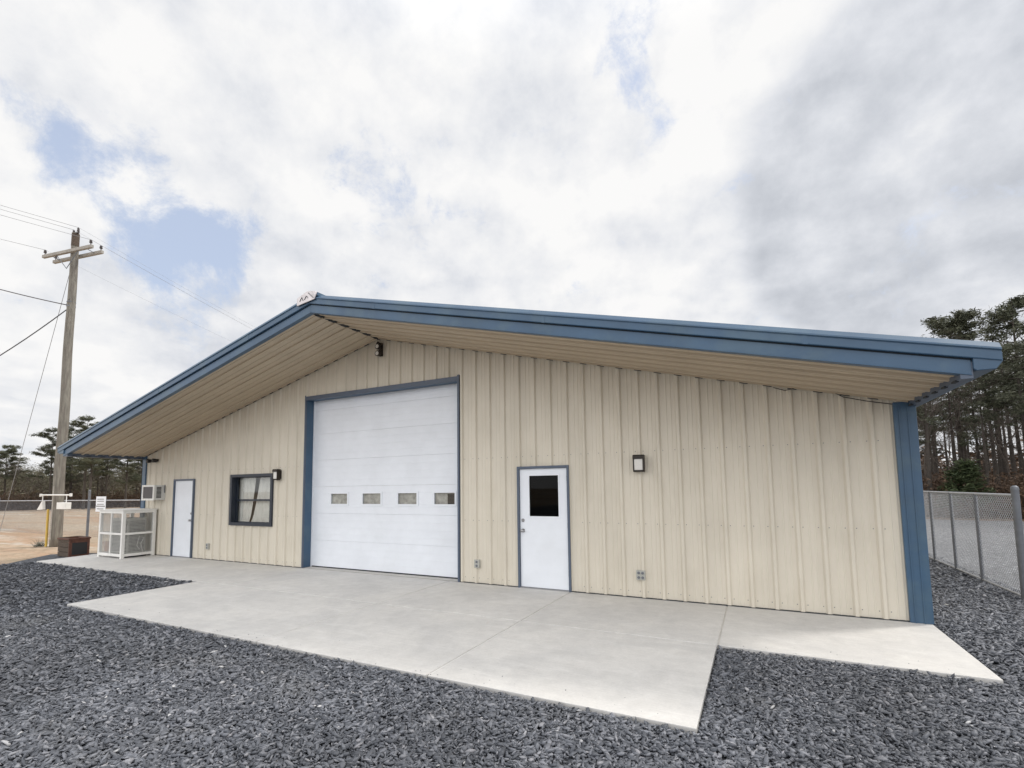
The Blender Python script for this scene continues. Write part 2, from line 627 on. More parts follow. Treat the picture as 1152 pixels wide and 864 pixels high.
# loose stones
ico_t = (1 + 5 ** .5) / 2
IV = np.array([(-1, ico_t, 0), (1, ico_t, 0), (-1, -ico_t, 0), (1, -ico_t, 0), (0, -1, ico_t), (0, 1, ico_t), (0, -1, -ico_t), (0, 1, -ico_t), (ico_t, 0, -1), (ico_t, 0, 1), (-ico_t, 0, -1), (-ico_t, 0, 1)], float)
IV /= np.linalg.norm(IV[0])
IF = np.array([(0, 11, 5), (0, 5, 1), (0, 1, 7), (0, 7, 10), (0, 10, 11), (1, 5, 9), (5, 11, 4), (11, 10, 2), (10, 7, 6), (7, 1, 8), (3, 9, 4), (3, 4, 2), (3, 2, 6), (3, 6, 8), (3, 8, 9), (4, 9, 5), (2, 4, 11), (6, 2, 10), (8, 6, 7), (9, 8, 1)])


def rand_rot(n, flat=.45):
    """random yaw with moderate tilt"""
    a = rng.uniform(0, 2 * np.pi, n)
    t = rng.normal(0, flat, n)
    s = rng.normal(0, flat, n)
    ca, sa, ct, st, cs, ss = np.cos(a), np.sin(a), np.cos(t), np.sin(t), np.cos(s), np.sin(s)
    Z = np.zeros(n)
    O = np.ones(n)
    Rz = np.stack([ca, -sa, Z, sa, ca, Z, Z, Z, O], -1).reshape(n, 3, 3)
    Rx = np.stack([O, Z, Z, Z, ct, -st, Z, st, ct], -1).reshape(n, 3, 3)
    Ry = np.stack([cs, Z, ss, Z, O, Z, -ss, Z, cs], -1).reshape(n, 3, 3)
    return Rz @ Rx @ Ry


def in_rect(x, y, x0, x1, y0, y1):
    return (x > x0) & (x < x1) & (y > y0) & (y < y1)


def scatter_stones(name, r0, r1, dens, size, label):
    cx, cy = 15.992, -7.829
    area = math.pi * (r1 ** 2 - r0 ** 2)
    n = int(area * dens)
    r = np.sqrt(rng.uniform(r0 ** 2, r1 ** 2, n))
    th = rng.uniform(-np.pi, np.pi, n)
    x, y = cx + r * np.cos(th), cy + r * np.sin(th)
    bear = np.arctan2(x - cx, y - cy) + .465          # 0 = view axis
    keep = np.abs(bear) < R(56)
    keep &= ~in_rect(x, y, -1.18, 17.875, -1.975, 50) & ~in_rect(x, y, 6.105, 15.545, -4.015, 0) & (x < 19.75)
    keep &= (x > -1.2) & (y < 12)
    x, y = x[keep], y[keep]
    n = len(x)
    s = size * np.clip(rng.lognormal(-.05, .42, n), .4, 1.9)
    dims = np.stack([s * rng.uniform(.95, 1.6, n), s * rng.uniform(.34, .62, n), s * rng.uniform(.24, .42, n)], -1)
    V = IV[None] * (1 + rng.normal(0, .20, (n, 12, 1))) * dims[:, None, :]
    V = np.einsum('nij,nkj->nki', rand_rot(n, .38), V)
    z = GZ + .006 + rng.uniform(0, .026, n)
    V += np.stack([x, y, z], -1)[:, None, :]
    F = IF[None] + (np.arange(n) * 12)[:, None, None]
    o = np_mesh(name, V.reshape(-1, 3), F.reshape(-1, 3), M['stone'])
    tag(o, label, 'gravel', kind='stuff')
    return n


scatter_stones('gravel_stones', 1.6, 6.0, 3600, .0185, 'loose angular slate blue stones near the viewer')
scatter_stones('gravel_stones', 6.0, 10.5, 1700, .021, 'loose slate blue stones around the edges of the apron')
scatter_stones('gravel_stones', 10.5, 20.0, 420, .027, 'loose slate stones beside the far end of the walkway')

# a few stray chips kicked onto the slab edges
n_ = 90
sx = np.concatenate([rng.uniform(6.2, 15.5, 60), rng.uniform(15.6, 17.8, 15), rng.uniform(-.8, 6.0, 15)])
sy = np.concatenate([-3.97 + np.abs(rng.normal(0, .2, 60)), -1.93 + np.abs(rng.normal(0, .14, 15)), -1.93 + np.abs(rng.normal(0, .14, 15))])
ss = rng.uniform(.002, .006, n_)
V = IV[None] * (1 + rng.normal(0, .2, (n_, 12, 1))) * np.stack([ss * 1.3, ss * .8, ss * .5], -1)[:, None, :]
V = np.einsum('nij,nkj->nki', rand_rot(n_, .1), V) + np.stack([sx, sy, ss * .4], -1)[:, None, :]
tag(np_mesh('gravel_stones', V.reshape(-1, 3), (IF[None] + (np.arange(n_) * 12)[:, None, None]).reshape(-1, 3), M['stone']), 'stray chips kicked onto the concrete edge', 'gravel', kind='stuff')

# ------------------------------------------------------------------ building
bld = thing('metal_building', 'beige ribbed metal building with blue trim, low gable roof and deep overhang', 'building', (WID / 2, 0, 0))
SL = (HP - HE) / (WID / 2)


def ztop(x):
    return HE + SL * (x if x < WID / 2 else WID - x)


openings = [  # x0,x1,z0,z1
    (6.72, 10.93, 0, 3.86), (12.18, 13.15, 0, 2.11), (1.60, 2.52, 0, 2.09), (4.10, 5.62, .94, 2.13)]
RH = .034


def profile_x():
    """list of (x, depth) breakpoints of the ribbed sheet"""
    pts = []
    k = 0
    x = .02
    sp = .3048
    n = int(WID / sp) + 1
    for i in range(n):
        c = i * sp + .02
        for dx, dd in ((-.040, 0), (-.018, RH), (.018, RH), (.040, 0), (.12, 0), (.128, .005), (.14, .005), (.148, 0), (.19, 0), (.198, .005), (.21, .005), (.218, 0)):
            pts.append((c + dx, dd))
    return [p for p in pts if 0 < p[0] < WID]


prof = profile_x()
px = [p[0] for p in prof]
pd = [p[1] for p in prof]
xs = sorted(set(px + [0, WID, WID / 2] + [o[0] for o in openings] + [o[1] for o in openings]))
wb = MB()
for a, b_ in zip(xs[:-1], xs[1:]):
    if b_ - a < 1e-6: continue
    m_ = (a + b_) / 2
    da, db = np.interp([a + 1e-7, b_ - 1e-7], px, pd)
    segs = [(0.012, None)]
    for (x0, x1, z0, z1) in openings:
        if x0 < m_ < x1:
            segs = ([(0.012, z0)] if z0 > .02 else []) + [(z1, None)]
    for lo, hi in segs:
        za = ztop(a) - .004 if hi is None else hi
        zb = ztop(b_) - .004 if hi is None else hi
        wb.quad((a, -da, lo), (b_, -db, lo), (b_, -db, zb), (a, -da, za))
wall = wb.build('wall', M['panel'], bld, fix=False)
# fastener heads in rows
sb = MB()
for z in (.10, 1.15, 2.30):
    for i in range(int(WID / .3048) + 1):
        for dx in (-.062, .062):
            x = i * .3048 + .02 + dx
            if not .1 < x < WID - .25: continue
            if z > ztop(x) - .1 or any(o[0] - .08 < x < o[1] + .08 and o[2] - .05 < z < o[3] + .05 for o in openings): continue
            sb.lathe((x, 0, z), [(.0065, 0), (.0065, -.004), (.003, -.007)], 6, 'y')
for x in np.arange(.35, WID - .3, .3048):
    z = ztop(x) - .14
    sb.lathe((x, 0, z), [(.0065, 0), (.0065, -.004), (.003, -.007)], 6, 'y')
so_ = sb.build('fastener_row', M['galvdark'], wall)
# solid walls: sides and back, dark backing behind the sheet so openings are recessed into a real shell
DEP = 26.0
b = MB()
b.box(.03, .12, .05, DEP, 0, HE)
b.box(WID - .12, WID - .03, .05, DEP, 0, HE)
b.prism([(.03, 0), (WID - .03, 0), (WID - .03, HE), (WID / 2, HP), (.03, HE)], 'y', DEP, DEP + .1)
for i in range(int(DEP / .3048)):
    y = .1 + i * .3048
    b.box(.0, .03, y, y + .05, 0.02, HE - .01)
    b.box(WID - .03, WID, y, y + .05, .02, HE - .01)
b.build('side_wall', M['panel'], bld)
# inner liner behind the front sheet, split round openings
b = MB()
liner = sorted(openings)
prev = .12
for (x0, x1, z0, z1) in liner:
    x0, x1 = x0 - .06, x1 + .06
    b.prism([(prev, 0), (x0, 0), (x0, ztop(x0) - .02)] + ([(WID / 2, HP - .02)] if prev < WID / 2 < x0 else []) + [(prev, ztop(prev) - .02)], 'y', .22, .26)
    b.prism([(x0, z1 + .06), (x1, z1 + .06), (x1, ztop(x1) - .02)] + ([(WID / 2, HP - .02)] if x0 < WID / 2 < x1 else []) + [(x0, ztop(x0) - .02)], 'y', .22, .26)
    if z0 > .1: b.box(x0, x1, .22, .26, 0, z0 - .06)
    prev = x1
b.prism([(prev, 0), (WID - .12, 0), (WID - .12, ztop(WID - .12) - .02), (prev, ztop(prev) - .02)], 'y', .22, .26)
b.build('inner_liner', M['interior'], bld)
b = MB()
b.box(.12, WID - .12, .26, DEP, .0, .004)
b.build('floor_slab', M['concedge'], bld)
# base trim: thin shadow line where sheet meets slab
b = MB()
prev = 0.2
for (x0, x1, z0, z1) in liner:
    if z0 > .1: continue
    b.box(prev, x0 - .05, -.030, .02, -.002, .010)
    prev = x1 + .05
b.box(prev, WID - .2, -.030, .02, -.002, .010)
b.build('base_trim', M['rubber'], bld)

# corner posts
b = MB()
b.box(WID - .20, WID + .012, -.052, -.002, .0, HE + .0)
b.box(WID, WID + .035, -.052, .20, .0, HE - .003)
cpo = b.build('corner_trim', M['blue'], bld, bevel=.006)
b = MB()
b.box(WID - .150, WID - .135, -.060, -.052, .0, HE - .05)
b.box(WID - .06, WID - .045, -.060, -.052, .0, HE - .05)
b.build('corner_trim_fold', M['blue'], cpo)
b = MB()
b.box(-.035, .16, -.045, -.002, .0, HE + .02)
b.box(-.035, .0, -.045, .2, .0, HE)
b.build('corner_trim', M['blue'], bld, bevel=.006)


def slope_pt(x, off=0.0):
    return ztop(x) + off


# soffit: ribbed sheets running down the slope, with rib tails visible
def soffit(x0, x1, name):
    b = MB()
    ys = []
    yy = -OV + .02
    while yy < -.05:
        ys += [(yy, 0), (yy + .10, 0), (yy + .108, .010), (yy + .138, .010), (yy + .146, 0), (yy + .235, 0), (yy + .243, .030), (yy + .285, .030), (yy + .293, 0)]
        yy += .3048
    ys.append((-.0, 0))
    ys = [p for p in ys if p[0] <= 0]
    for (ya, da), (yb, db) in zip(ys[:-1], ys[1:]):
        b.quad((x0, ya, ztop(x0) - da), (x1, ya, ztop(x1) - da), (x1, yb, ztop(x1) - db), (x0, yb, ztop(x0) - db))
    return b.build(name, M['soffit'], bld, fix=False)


XR, XL = WID + .06, -.10
gap = .012


def zt(x):
    """roof line extended past the walls"""
    return HP - SL * abs(x - WID / 2)


ztop = zt
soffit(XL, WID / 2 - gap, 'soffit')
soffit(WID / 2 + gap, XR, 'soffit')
# ridge joint: dark closure with tabs between the rib tails
b = MB()
b.box(WID / 2 - .05, WID / 2 + .05, -OV + .05, 0, HP - .018, HP - .012)
yy = -OV + .10
while yy < -.1:
    b.box(WID / 2 - .035, WID / 2 + .03, yy, yy + .13, HP - .034, HP - .012)
    yy += .3048
b.build('ridge_closure', M['rubber'], bld)
b = MB()
yy = -OV + .20
for s in (-1, 1):
    x0, x1 = WID / 2, (XL if s < 0 else XR)
# wall head closure: dark broken line along the left slope
b = MB()
x = .3
while x < WID - .3:
    on = .11
    if x + on < WID / 2 or x > WID / 2:
        za, zb = zt(x) - .027, zt(x + on) - .027
        b.prism([(x, za - .008), (x + on, zb - .008), (x + on, zb + .012), (x, za + .012)], 'y', -.06, -.036)
    x += .3048
b.build('head_closure', M['rubber'], bld)
# small angle trim under the soffit against the wall
b = MB()
for x0, x1 in ((.1, WID / 2), (WID / 2, WID - .05)):
    b.prism([(x0, zt(x0) - .028), (x1, zt(x1) - .028), (x1, zt(x1) - .001), (x0, zt(x0) - .001)], 'y', -.095, -.062)
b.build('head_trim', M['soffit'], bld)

# roof deck
def gable(b, lo, hi, x0, x1, y0, y1):
    xm = WID / 2
    b.prism([(x0, zt(x0) + lo), (xm, zt(xm) + lo), (xm, zt(xm) + hi), (x0, zt(x0) + hi)], 'y', y0, y1)
    b.prism([(xm, zt(xm) + lo), (x1, zt(x1) + lo), (x1, zt(x1) + hi), (xm, zt(xm) + hi)], 'y', y0, y1)


EL_, ER_ = -.42, WID + .26
b = MB()
gable(b, .27, .30, EL_ + .06, ER_ - .06, -OV - .02, DEP + .3)
roof = b.build('roof', M['roof'], bld)
b = MB()
i = 0
yy = -OV + .3
while yy < DEP:
    gable(b, .30, .335, EL_ + .06, ER_ - .06, yy, yy + .04)
    yy += .6096
b.build('roof_rib', M['roof'], roof)
# fascia: lower band, dark shadow gap, upper rake band (stands proud), sloped top flashing
for side, (x0, x1) in (('l', (XL - .1, WID / 2)), ('r', (WID / 2, WID + .05))):
    def pr_(b, lo, hi, y0, y1, xa=x0, xb=x1):
        b.prism([(xa, zt(xa) + lo), (xb, zt(xb) + lo), (xb, zt(xb) + hi), (xa, zt(xa) + hi)], 'y', y0, y1)
    b = MB()
    pr_(b, -.012, .128, -OV - .03, -OV + .012)
    pr_(b, -.020, -.010, -OV - .036, -OV + .05)
    fa = b.build('fascia', M['blue'], bld, bevel=.004)
    b = MB()
    xa, xb = (EL_, WID / 2) if side == 'l' else (WID / 2, ER_)
    # profile in (y,z) of rake trim extruded along slope
    P = [(-OV - .012, .142), (-OV - .062, .142), (-OV - .066, .15), (-OV - .066, .232), (-OV - .082, .245), (-OV - .078, .262), (-OV - .035, .318), (-OV - .012, .318)]
    k = len(b.v)
    for X in (xa, xb):
        for (y, z) in P: b.v.append((X, y, zt(X) + z))
    n = len(P)
    b.f.append(tuple(range(k, k + n)))
    b.f.append(tuple(range(k + n, k + 2 * n))[::-1])
    for j in range(n):
        jj = (j + 1) % n
        b.f.append((k + j, k + jj, k + n + jj, k + n + j))
    rt = b.build('rake_trim', M['blue'], bld)
    # lap seams every 3 m
    b = MB()
    for X in np.arange(min(xa, xb) + 1.5, max(xa, xb) - .3, 3.05):
        b.prism([(X, zt(X) + .14), (X + .05, zt(X + .05) + .14), (X + .05, zt(X + .05) + .236), (X, zt(X) + .236)], 'y', -OV - .069, -OV - .062)
    b.build('lap_seam', M['blue'], rt)
    b = MB()
    pr_(b, .128, .142, -OV - .02, -OV + .01)
    b.build('fascia_gap', M['rubber'], bld)

# ridge end cap: bare foil covered plate
b = MB()
xm, zr = WID / 2 - .03, zt(WID / 2)
y0 = -OV - .10
pts = [(xm - .26, zr + .13), (xm + .19, zr + .185), (xm + .25, zr + .30), (xm + .20, zr + .335), (xm - .0, zr + .365), (xm - .26, zr + .275)]
b.prism(pts, 'y', y0, y0 + .018)
cap = b.build('ridge_end_cap', M['foil'], bld, bevel=.004)
b = MB()
for p, q in (((xm + .03, zr + .33), (xm + .17, zr + .21)), ((xm - .18, zr + .20), (xm - .13, zr + .27)), ((xm - .13, zr + .27), (xm - .09, zr + .20)), ((xm - .06, zr + .21), (xm - .01, zr + .28)), ((xm - .01, zr + .28), (xm + .03, zr + .23))):
    b.tube([(p[0], y0 - .004, p[1]), (q[0], y0 - .004, q[1])], .006, 5)
b.build('crease', M['mark'], cap)
b = MB()
gable(b, .30, .36, WID / 2 - .22, WID / 2 + .22, -OV - .085, DEP + .3)
b.build('ridge_cap', M['blue'], bld)

# eave gutters (run away from the viewer)
for s in (0, 1):
    b = MB()
    if s: xa, xb = WID + .06, WID + .27
    else: xa, xb = -.43, -.12
    zb_ = zt(WID + .1) + .03
    prof2 = [(xa, zb_ + .02), (xa + .02, zb_), (xb - .05, zb_), (xb, zb_ + .07), (xb, zb_ + .16), (xa, zb_ + .16)] if s else [(xa, zb_ + .07), (xa + .05, zb_), (xb, zb_), (xb, zb_ + .16), (xa, zb_ + .16)]
    b.prism(prof2, 'y', -OV - .055, DEP + .3)
    gu = b.build('gutter', M['blue'], bld, bevel=.006)
    # eave closure beam under the roof edge, beside the soffit end
    b = MB()
    if s: b.box(WID - .035, WID + .06, -OV - .028, DEP, zt(WID) - .06, zt(WID) + .10)
    else: b.box(-.12, .035, -OV - .028, DEP, zt(0) - .075, zt(0) + .10)
    b.build('eave_strut', M['slate'], bld)
    b = MB()
    yy = -OV + .07
    X = WID - .04 if s else .03
    while yy < -.1:
        b.box(X - .01, X + .02, yy, yy + .10, zt(WID) - .07, zt(WID) - .052)
        yy += .3048
    b.build('eave_closure', M['rubber'], bld)

# ---- overhead door
gx0, gx1, gz1 = 6.72, 10.93, 3.86
dy = .21
b = MB()
b.box(gx0 - .012, gx0 + .02, -.042, -.0, 0, gz1 + .085)
b.box(gx1 - .02, gx1 + .022, -.042, -.0, 0, gz1 + .085)
b.build('garage_face_trim', M['slate'], bld, bevel=.003)
b = MB()
b.box(gx0 + .02, gx1 - .02, -.042, -.0, gz1 - .03, gz1 + .06)
b.build('garage_header_trim', M['slate'], bld, bevel=.003)
b = MB()
b.box(gx0 - .03, gx0 + .02, .0, dy + .08, 0, gz1)
b.box(gx1 - .02, gx1 + .03, .0, dy + .08, 0, gz1)
b.box(gx0, gx1, .0, dy + .08, gz1 - .02, gz1 + .02)
b.build('garage_jamb', M['blue'], bld)
gd = MB()
secs = [0, .61, 1.22, 1.83, 2.44, 3.05, 3.60, gz1]
panes = [(7.33, 7.85), (8.28, 8.81), (9.26, 9.77), (10.19, 10.70)]
pz0, pz1 = 1.425, 1.675
for k, (a, c) in enumerate(zip(secs[:-1], secs[1:])):
    z0, z1 = a + .025 if k == 0 else a + .001, c - .001
    X0, X1 = gx0 + .022, gx1 - .022
    if k == 2:
        gd.box(X0, X1, dy, dy + .045, z0, pz0)
        gd.box(X0, X1, dy, dy + .045, pz1, z1)
        xx = [X0] + [v for p in panes for v in p] + [X1]
        for q in range(0, len(xx), 2):
            gd.box(xx[q], xx[q + 1], dy, dy + .045, pz0, pz1)
    else:
        gd.box(X0, X1, dy, dy + .045, z0, z1)
    # embossed ribs
    for zz_ in np.linspace(z0, z1, 5)[1:-1]:
        if k == 2 and pz0 - .03 < zz_ < pz1 + .03: continue
        gd.box(X0 + .01, X1 - .01, dy - .003, dy + .01, zz_ - .012, zz_ + .004)
gdo = gd.build('garage_door', M['white'], bld, bevel=.003)
b = MB()
b.box(gx0 + .03, gx1 - .03, dy - .01, dy + .05, .0, .024)
b.build('bottom_seal', M['rubber'], gdo)
for (a, c) in panes:
    b = MB()
    for (q, w_, e, f_) in ((a - .03, a + .012, pz0 - .03, pz1 + .03), (c - .012, c + .03, pz0 - .03, pz1 + .03)):
        b.box(q, w_, dy - .012, dy - .001, e, f_)
    b.box(a + .012, c - .012, dy - .012, dy - .001, pz0 - .03, pz0 + .012)
    b.box(a + .012, c - .012, dy - .012, dy - .001, pz1 - .012, pz1 + .03)
    fr = b.build('pane_frame', M['white'], gdo)
    b = MB()
    b.box(a, c, dy + .012, dy + .018, pz0, pz1)
    b.build('pane', M['glass'], fr)
    # mottled grey sheet added just inside so that the panes look grey
b = MB()
b.box(gx0 + .1, gx1 - .1, dy + .046, dy + .050, 1.25, 1.80)
b.build('inner_panel', mat('mottled_grey_sheet', (.50, .49, .47), .7, 0, .35, 9), gdo)
b = MB()
b.box(10.50, 10.66, dy + .024, dy + .044, 1.43, 1.64)
b.build('inner_latch', M['black'], gdo)
for q in (gx0 + .021, gx1 - .05):
    b = MB()
    b.box(q, q + .029, dy - .02, dy - .002, 0.005, gz1 - .02)
    b.build('weather_strip', M['white'], gdo)
b = MB()
b.box(gx0, gx1, .0, .25, -.001, .003)
b.build('threshold', M['concedge'], gdo)


# ---- personnel doors
def walk_door(x0, x1, z1, knob_side, glazed, frame_mat, label):
    b = MB()
    w = .034
    b.box(x0 - .006, x0 + w, -.05, .06, 0, z1 + .01)
    b.box(x1 - w, x1 + .006, -.05, .06, 0, z1 + .01)
    b.box(x0 + w, x1 - w, -.05, .06, z1 - w, z1 + .01)
    fr = b.build('door_frame', frame_mat, bld, bevel=.003)
    b = MB()
    a, c = x0 + w + .004, x1 - w - .004
    yd = -.012
    zt_ = z1 - w - .004
    wx0, wx1, wz0, wz1 = 12.40, 12.955, 1.24, 1.955
    if glazed:
        b.box(a, wx0, yd, yd + .044, .02, zt_)
        b.box(wx1, c, yd, yd + .044, .02, zt_)
        b.box(wx0, wx1, yd, yd + .044, .02, wz0)
        b.box(wx0, wx1, yd, yd + .044, wz1, zt_)
    else:
        b.box(a, c, yd, yd + .044, .02, zt_)
    dr = b.build('door', M['white'], bld)
    tag(dr, label)
    b = MB()
    b.box(x0 + w, x1 - w, -.045, .06, -.001, .014)
    b.build('threshold', M['steel'], dr)
    if glazed:
        b = MB()
        t = .022
        b.box(wx0 - t, wx0 + .004, yd - .008, yd, wz0 - t, wz1 + t)
        b.box(wx1 - .004, wx1 + t, yd - .008, yd, wz0 - t, wz1 + t)
        b.box(wx0 + .004, wx1 - .004, yd - .008, yd, wz0 - t, wz0 + .004)
        b.box(wx0 + .004, wx1 - .004, yd - .008, yd, wz1 - .004, wz1 + t)
        gf = b.build('window_frame', M['white'], dr)
        b = MB()
        b.box(wx0, wx1, yd + .018, yd + .024, wz0, wz1)
        b.build('pane', M['darkglass'], gf)
        b = MB()
        b.box(wx0, wx1, .35, .36, 1.60, 1.64)
        b.box(wx0 - .3, wx1, .5, .52, 1.05, 1.55)
        b.build('inner_shelf', M['boxgrey'], gf)
    kx = a + .055 if knob_side < 0 else c - .055
    b = MB()
    b.lathe((kx, yd, 1.17), [(.030, 0), (.030, -.012), (.024, -.018), (.020, -.024)], 14, 'y')
    b.box(kx - .004, kx + .004, yd - .03, yd - .022, 1.155, 1.185)
    b.build('deadbolt', M['steel'], dr)
    b = MB()
    b.lathe((kx, yd, .99), [(.034, 0), (.034, -.008), (.013, -.012), (.013, -.035), (.027, -.045), (.030, -.060), (.022, -.072), (.008, -.076)], 16, 'y')
    b.build('knob', M['steel'], dr, smooth=True)
    for hz in (.25, 1.05, 1.85):
        hx = c + .002 if knob_side < 0 else a - .002
        b = MB()
        b.lathe((hx, yd - .012, hz), [(.008, 0), (.008, .09)], 8, 'z')
        b.build('hinge', frame_mat, dr)


walk_door(12.18, 13.15, 2.11, -1, True, M['slate'], 'white door with a dark glazed upper panel')
walk_door(1.60, 2.52, 2.09, 1, False, M['slate'], 'plain white solid door at the far end')

# ---- window
x0, x1, z0, z1 = 4.10, 5.62, .94, 2.13
wn = MB()
for (a, c, e, f_) in ((x0 - .04, x0 + .035, z0 - .04, z1 + .04), (x1 - .035, x1 + .04, z0 - .04, z1 + .04)):
    wn.box(a, c, -.042, -.002, e, f_)
wn.box(x0 + .035, x1 - .035, -.042, -.002, z1 - .03, z1 + .04)
wn.box(x0 + .035, x1 - .035, -.042, -.002, z0 - .04, z0 + .035)
wn.box(x0 - .02, x0 + .012, .0, .17, z0, z1)
wn.box(x1 - .012, x1 + .02, .0, .17, z0, z1)
wn.box(x0, x1, .0, .17, z1 - .012, z1 + .02)
wn.box(x0, x1, .0, .17, z0 - .02, z0 + .012)
win = wn.build('window', M['darkblue'], bld)
b = MB()
a, c, e, f_ = x0 + .012, x1 - .012, z0 + .012, z1 - .012
zm = (e + f_) / 2 - .01
t = .035
b.box(a, a + t, .10, .14, e, f_)
b.box(c - t, c, .10, .14, e, f_)
b.box(a + t, c - t, .10, .14, f_ - t, f_)
b.box(a + t, c - t, .10, .14, e, e + t)
b.box(a + t, c - t, .095, .14, zm - .022, zm + .022)
b.build('sash', M['darkblue'], win)
b = MB()
b.box(a + t, c - t, .115, .12, e + t, f_ - t)
b.build('pane', M['glass'], win)
# curtains: two pleated sheets meeting off-centre, leaving a dark slanting gap
def curtain(xs_top, xs_bot, name='curtain'):
    b = MB()
    n = 60
    rows = 10
    for r in range(rows):
        for i in range(n):
            q = []
            for (ii, rr) in ((i, r), (i + 1, r), (i + 1, r + 1), (i, r + 1)):
                u, w_ = ii / n, rr / rows
                xa_ = xs_bot[0] + (xs_top[0] - xs_bot[0]) * w_ ** .6
                xb_ = xs_bot[1] + (xs_top[1] - xs_bot[1]) * w_ ** .6
                q.append((xa_ + (xb_ - xa_) * u, .19 + .010 * math.sin(u * 9 * math.pi + w_), e + (f_ - e) * w_))
            b.quad(*q)
    return b.build(name, M['curtain'], win, smooth=True)


curtain((x0, x0 + .66), (x0, x0 + .40))
curtain((x0 + .80, x1), (x0 + .47, x1))

# ------------------------------------------------------------------ fixtures on the wall
def wall_pack(cx, cz, label, s=1.0):
    t_ = thing('wall_light', label, 'wall light', (cx, -.035, cz), 'dark wall lights beside the openings')
    w, h = .085 * s, .135 * s
    b = MB()
    b.box(cx - w * .75, cx + w * .75, -.036, -.0, cz - h * .8, cz + h * .8)
    b.build('back_plate', M['bronze'], t_)
    b = MB()
    b.prism([(-.036, cz - h), (-.12, cz - h), (-.135, cz - h * .85), (-.135, cz - h + .025), (-.036, cz - h + .025)], 'x', cx - w, cx + w)
    b.prism([(-.036, cz + h), (-.13, cz + h), (-.145, cz + h - .02), (-.145, cz + h * .52), (-.036, cz + h * .52)], 'x', cx - w, cx + w)
    b.box(cx - w, cx - w + .018, -.135, -.036, cz - h + .025, cz + h * .52)
    b.box(cx + w - .018, cx + w, -.135, -.036, cz - h + .025, cz + h * .52)
    b.build('housing', M['bronze'], t_, bevel=.004)
    b = MB()
    b.box(cx - w + .018, cx + w - .018, -.128, -.05, cz - h + .025, cz + h * .52)
    b.build('lens', M['lens'], t_, bevel=.01)
    return t_


wall_pack(14.35, 2.105, 'dark wall light with frosted lens right of the glazed door')
wall_pack(5.86, 2.13, 'dark wall light with frosted lens above the window corner', .95)


def outlet(cx, cz, label, big):
    t_ = thing('outlet_box', label, 'outlet', (cx, -.03, cz))
    b = MB()
    w, h = (.07, .075) if big else (.055, .075)
    b.box(cx - w, cx + w, -.05, -.0, cz - h, cz + h)
    b.build('box_body', M['boxgrey'], t_, bevel=.006)
    b = MB()
    for k in ((-.03, .03) if big else (0,)):
        for q in (-.035, .035):
            b.lathe((cx + k, -.05, cz + q), [(.021, 0), (.021, -.008), (.015, -.011)], 12, 'y')
    b.build('socket', M['galvdark'], t_)
    return t_


outlet(14.31, .355, 'grey outlet box low on the wall right of the glazed door', True)
outlet(11.33, .36, 'grey outlet box between the overhead door and the glazed door', False)
outlet(3.22, .34, 'grey outlet box low on the wall left of the window', False)

# ridge fixture: small stacked twin floodlight
t_ = thing('flood_light', 'small dark twin floodlight stacked under the roof peak', 'floodlight', (8.97, -.03, 4.72))
b = MB()
b.box(8.93, 9.01, -.05, -.0, 4.58, 4.86)
b.build('mount_plate', M['bronze'], t_)
b = MB()
b.tube([(8.97, -.05, 4.85), (8.97, -.12, 4.86), (8.97, -.15, 4.82)], .018, 8)
b.build('bracket', M['bronze'], t_)
for cz in (4.76, 4.61):
    b = MB()
    b.lathe((8.99, -.06, cz), [(.022, 0), (.055, -.05), (.062, -.10), (.05, -.105)], 14, 'y')
    h_ = b.build('lamp_head', M['bronze'], t_, smooth=False)
    b = MB()
    b.lathe((8.99, -.163, cz), [(.047, 0), (.04, -.006)], 14, 'y')
    b.build('lens', M['lens'], h_)
# far-left twin camera heads
t_ = thing('security_camera', 'small dark twin head camera above the far solid door', 'camera', (.62, -.03, 2.66))
b = MB()
b.box(.50, .72, -.045, 0, 2.64, 2.70)
b.build('bracket', M['bronze'], t_)
for cx in (.47, .75):
    b = MB()
    b.lathe((cx, -.03, 2.65), [(.03, 0), (.055, -.06), (.058, -.14), (.04, -.15)], 12, 'y')
    b.build('camera_head', M['black'], t_)

# loose cables under the right soffit
for n_, (pts, lab) in enumerate(((((16.28, -.07, 3.12), (16.42, -.09, 3.06), (16.6, -.08, 3.09), (16.72, -.06, 3.06)), 'thin dark cable sagging under the soffit, left one'),
                                 (((16.98, -.07, 2.985), (17.1, -.09, 2.90), (17.35, -.10, 2.82), (17.62, -.07, 2.76)), 'thin dark cable sagging from the soffit to the blue corner trim'))):
    b = MB()
    b.tube(pts, .006, 6)
    tag(b.build('cable', M['black']), lab, 'cable')

# window air conditioner through the wall
ax0, ax1, ay, az0, az1 = .55, 1.14, -.30, 1.535, 1.95
t_ = thing('air_conditioner', 'white window air conditioner sticking out of the wall above the cage', 'air conditioner', (.85, -.02, 1.53))
b = MB()
b.box(ax0, ax1, ay + .02, .02, az0, az1)
b.build('casing', M['palegrey'], t_, bevel=.008)
b = MB()
for (q, w_, e_, g_) in ((ax0 - .006, ax0 + .05, az0 - .006, az1 + .006), (ax1 - .05, ax1 + .006, az0 - .006, az1 + .006), (ax0 + .05, ax1 - .05, az0 - .006, az0 + .045), (ax0 + .05, ax1 - .05, az1 - .045, az1 + .006)):
    b.box(q, w_, ay, ay + .022, e_, g_)
b.build('front_frame', M['offwhite'], t_)
b = MB()
b.box(ax0 + .05, ax1 - .05, ay + .012, ay + .018, az0 + .045, az1 - .045)
b.build('coil_grille', M['coil'], t_)
b = MB()
for k in range(9):
    z = az0 + .06 + k * .035
    b.box(ax1, ax1 + .006, ay + .07, ay + .19, z, z + .022)
b.build('side_vent', M['black'], t_)
b = MB()
b.tube([(ax1 + .04, -.045, az0 + .2), (ax1 + .04, -.045, az1 + .01)], .012, 6)
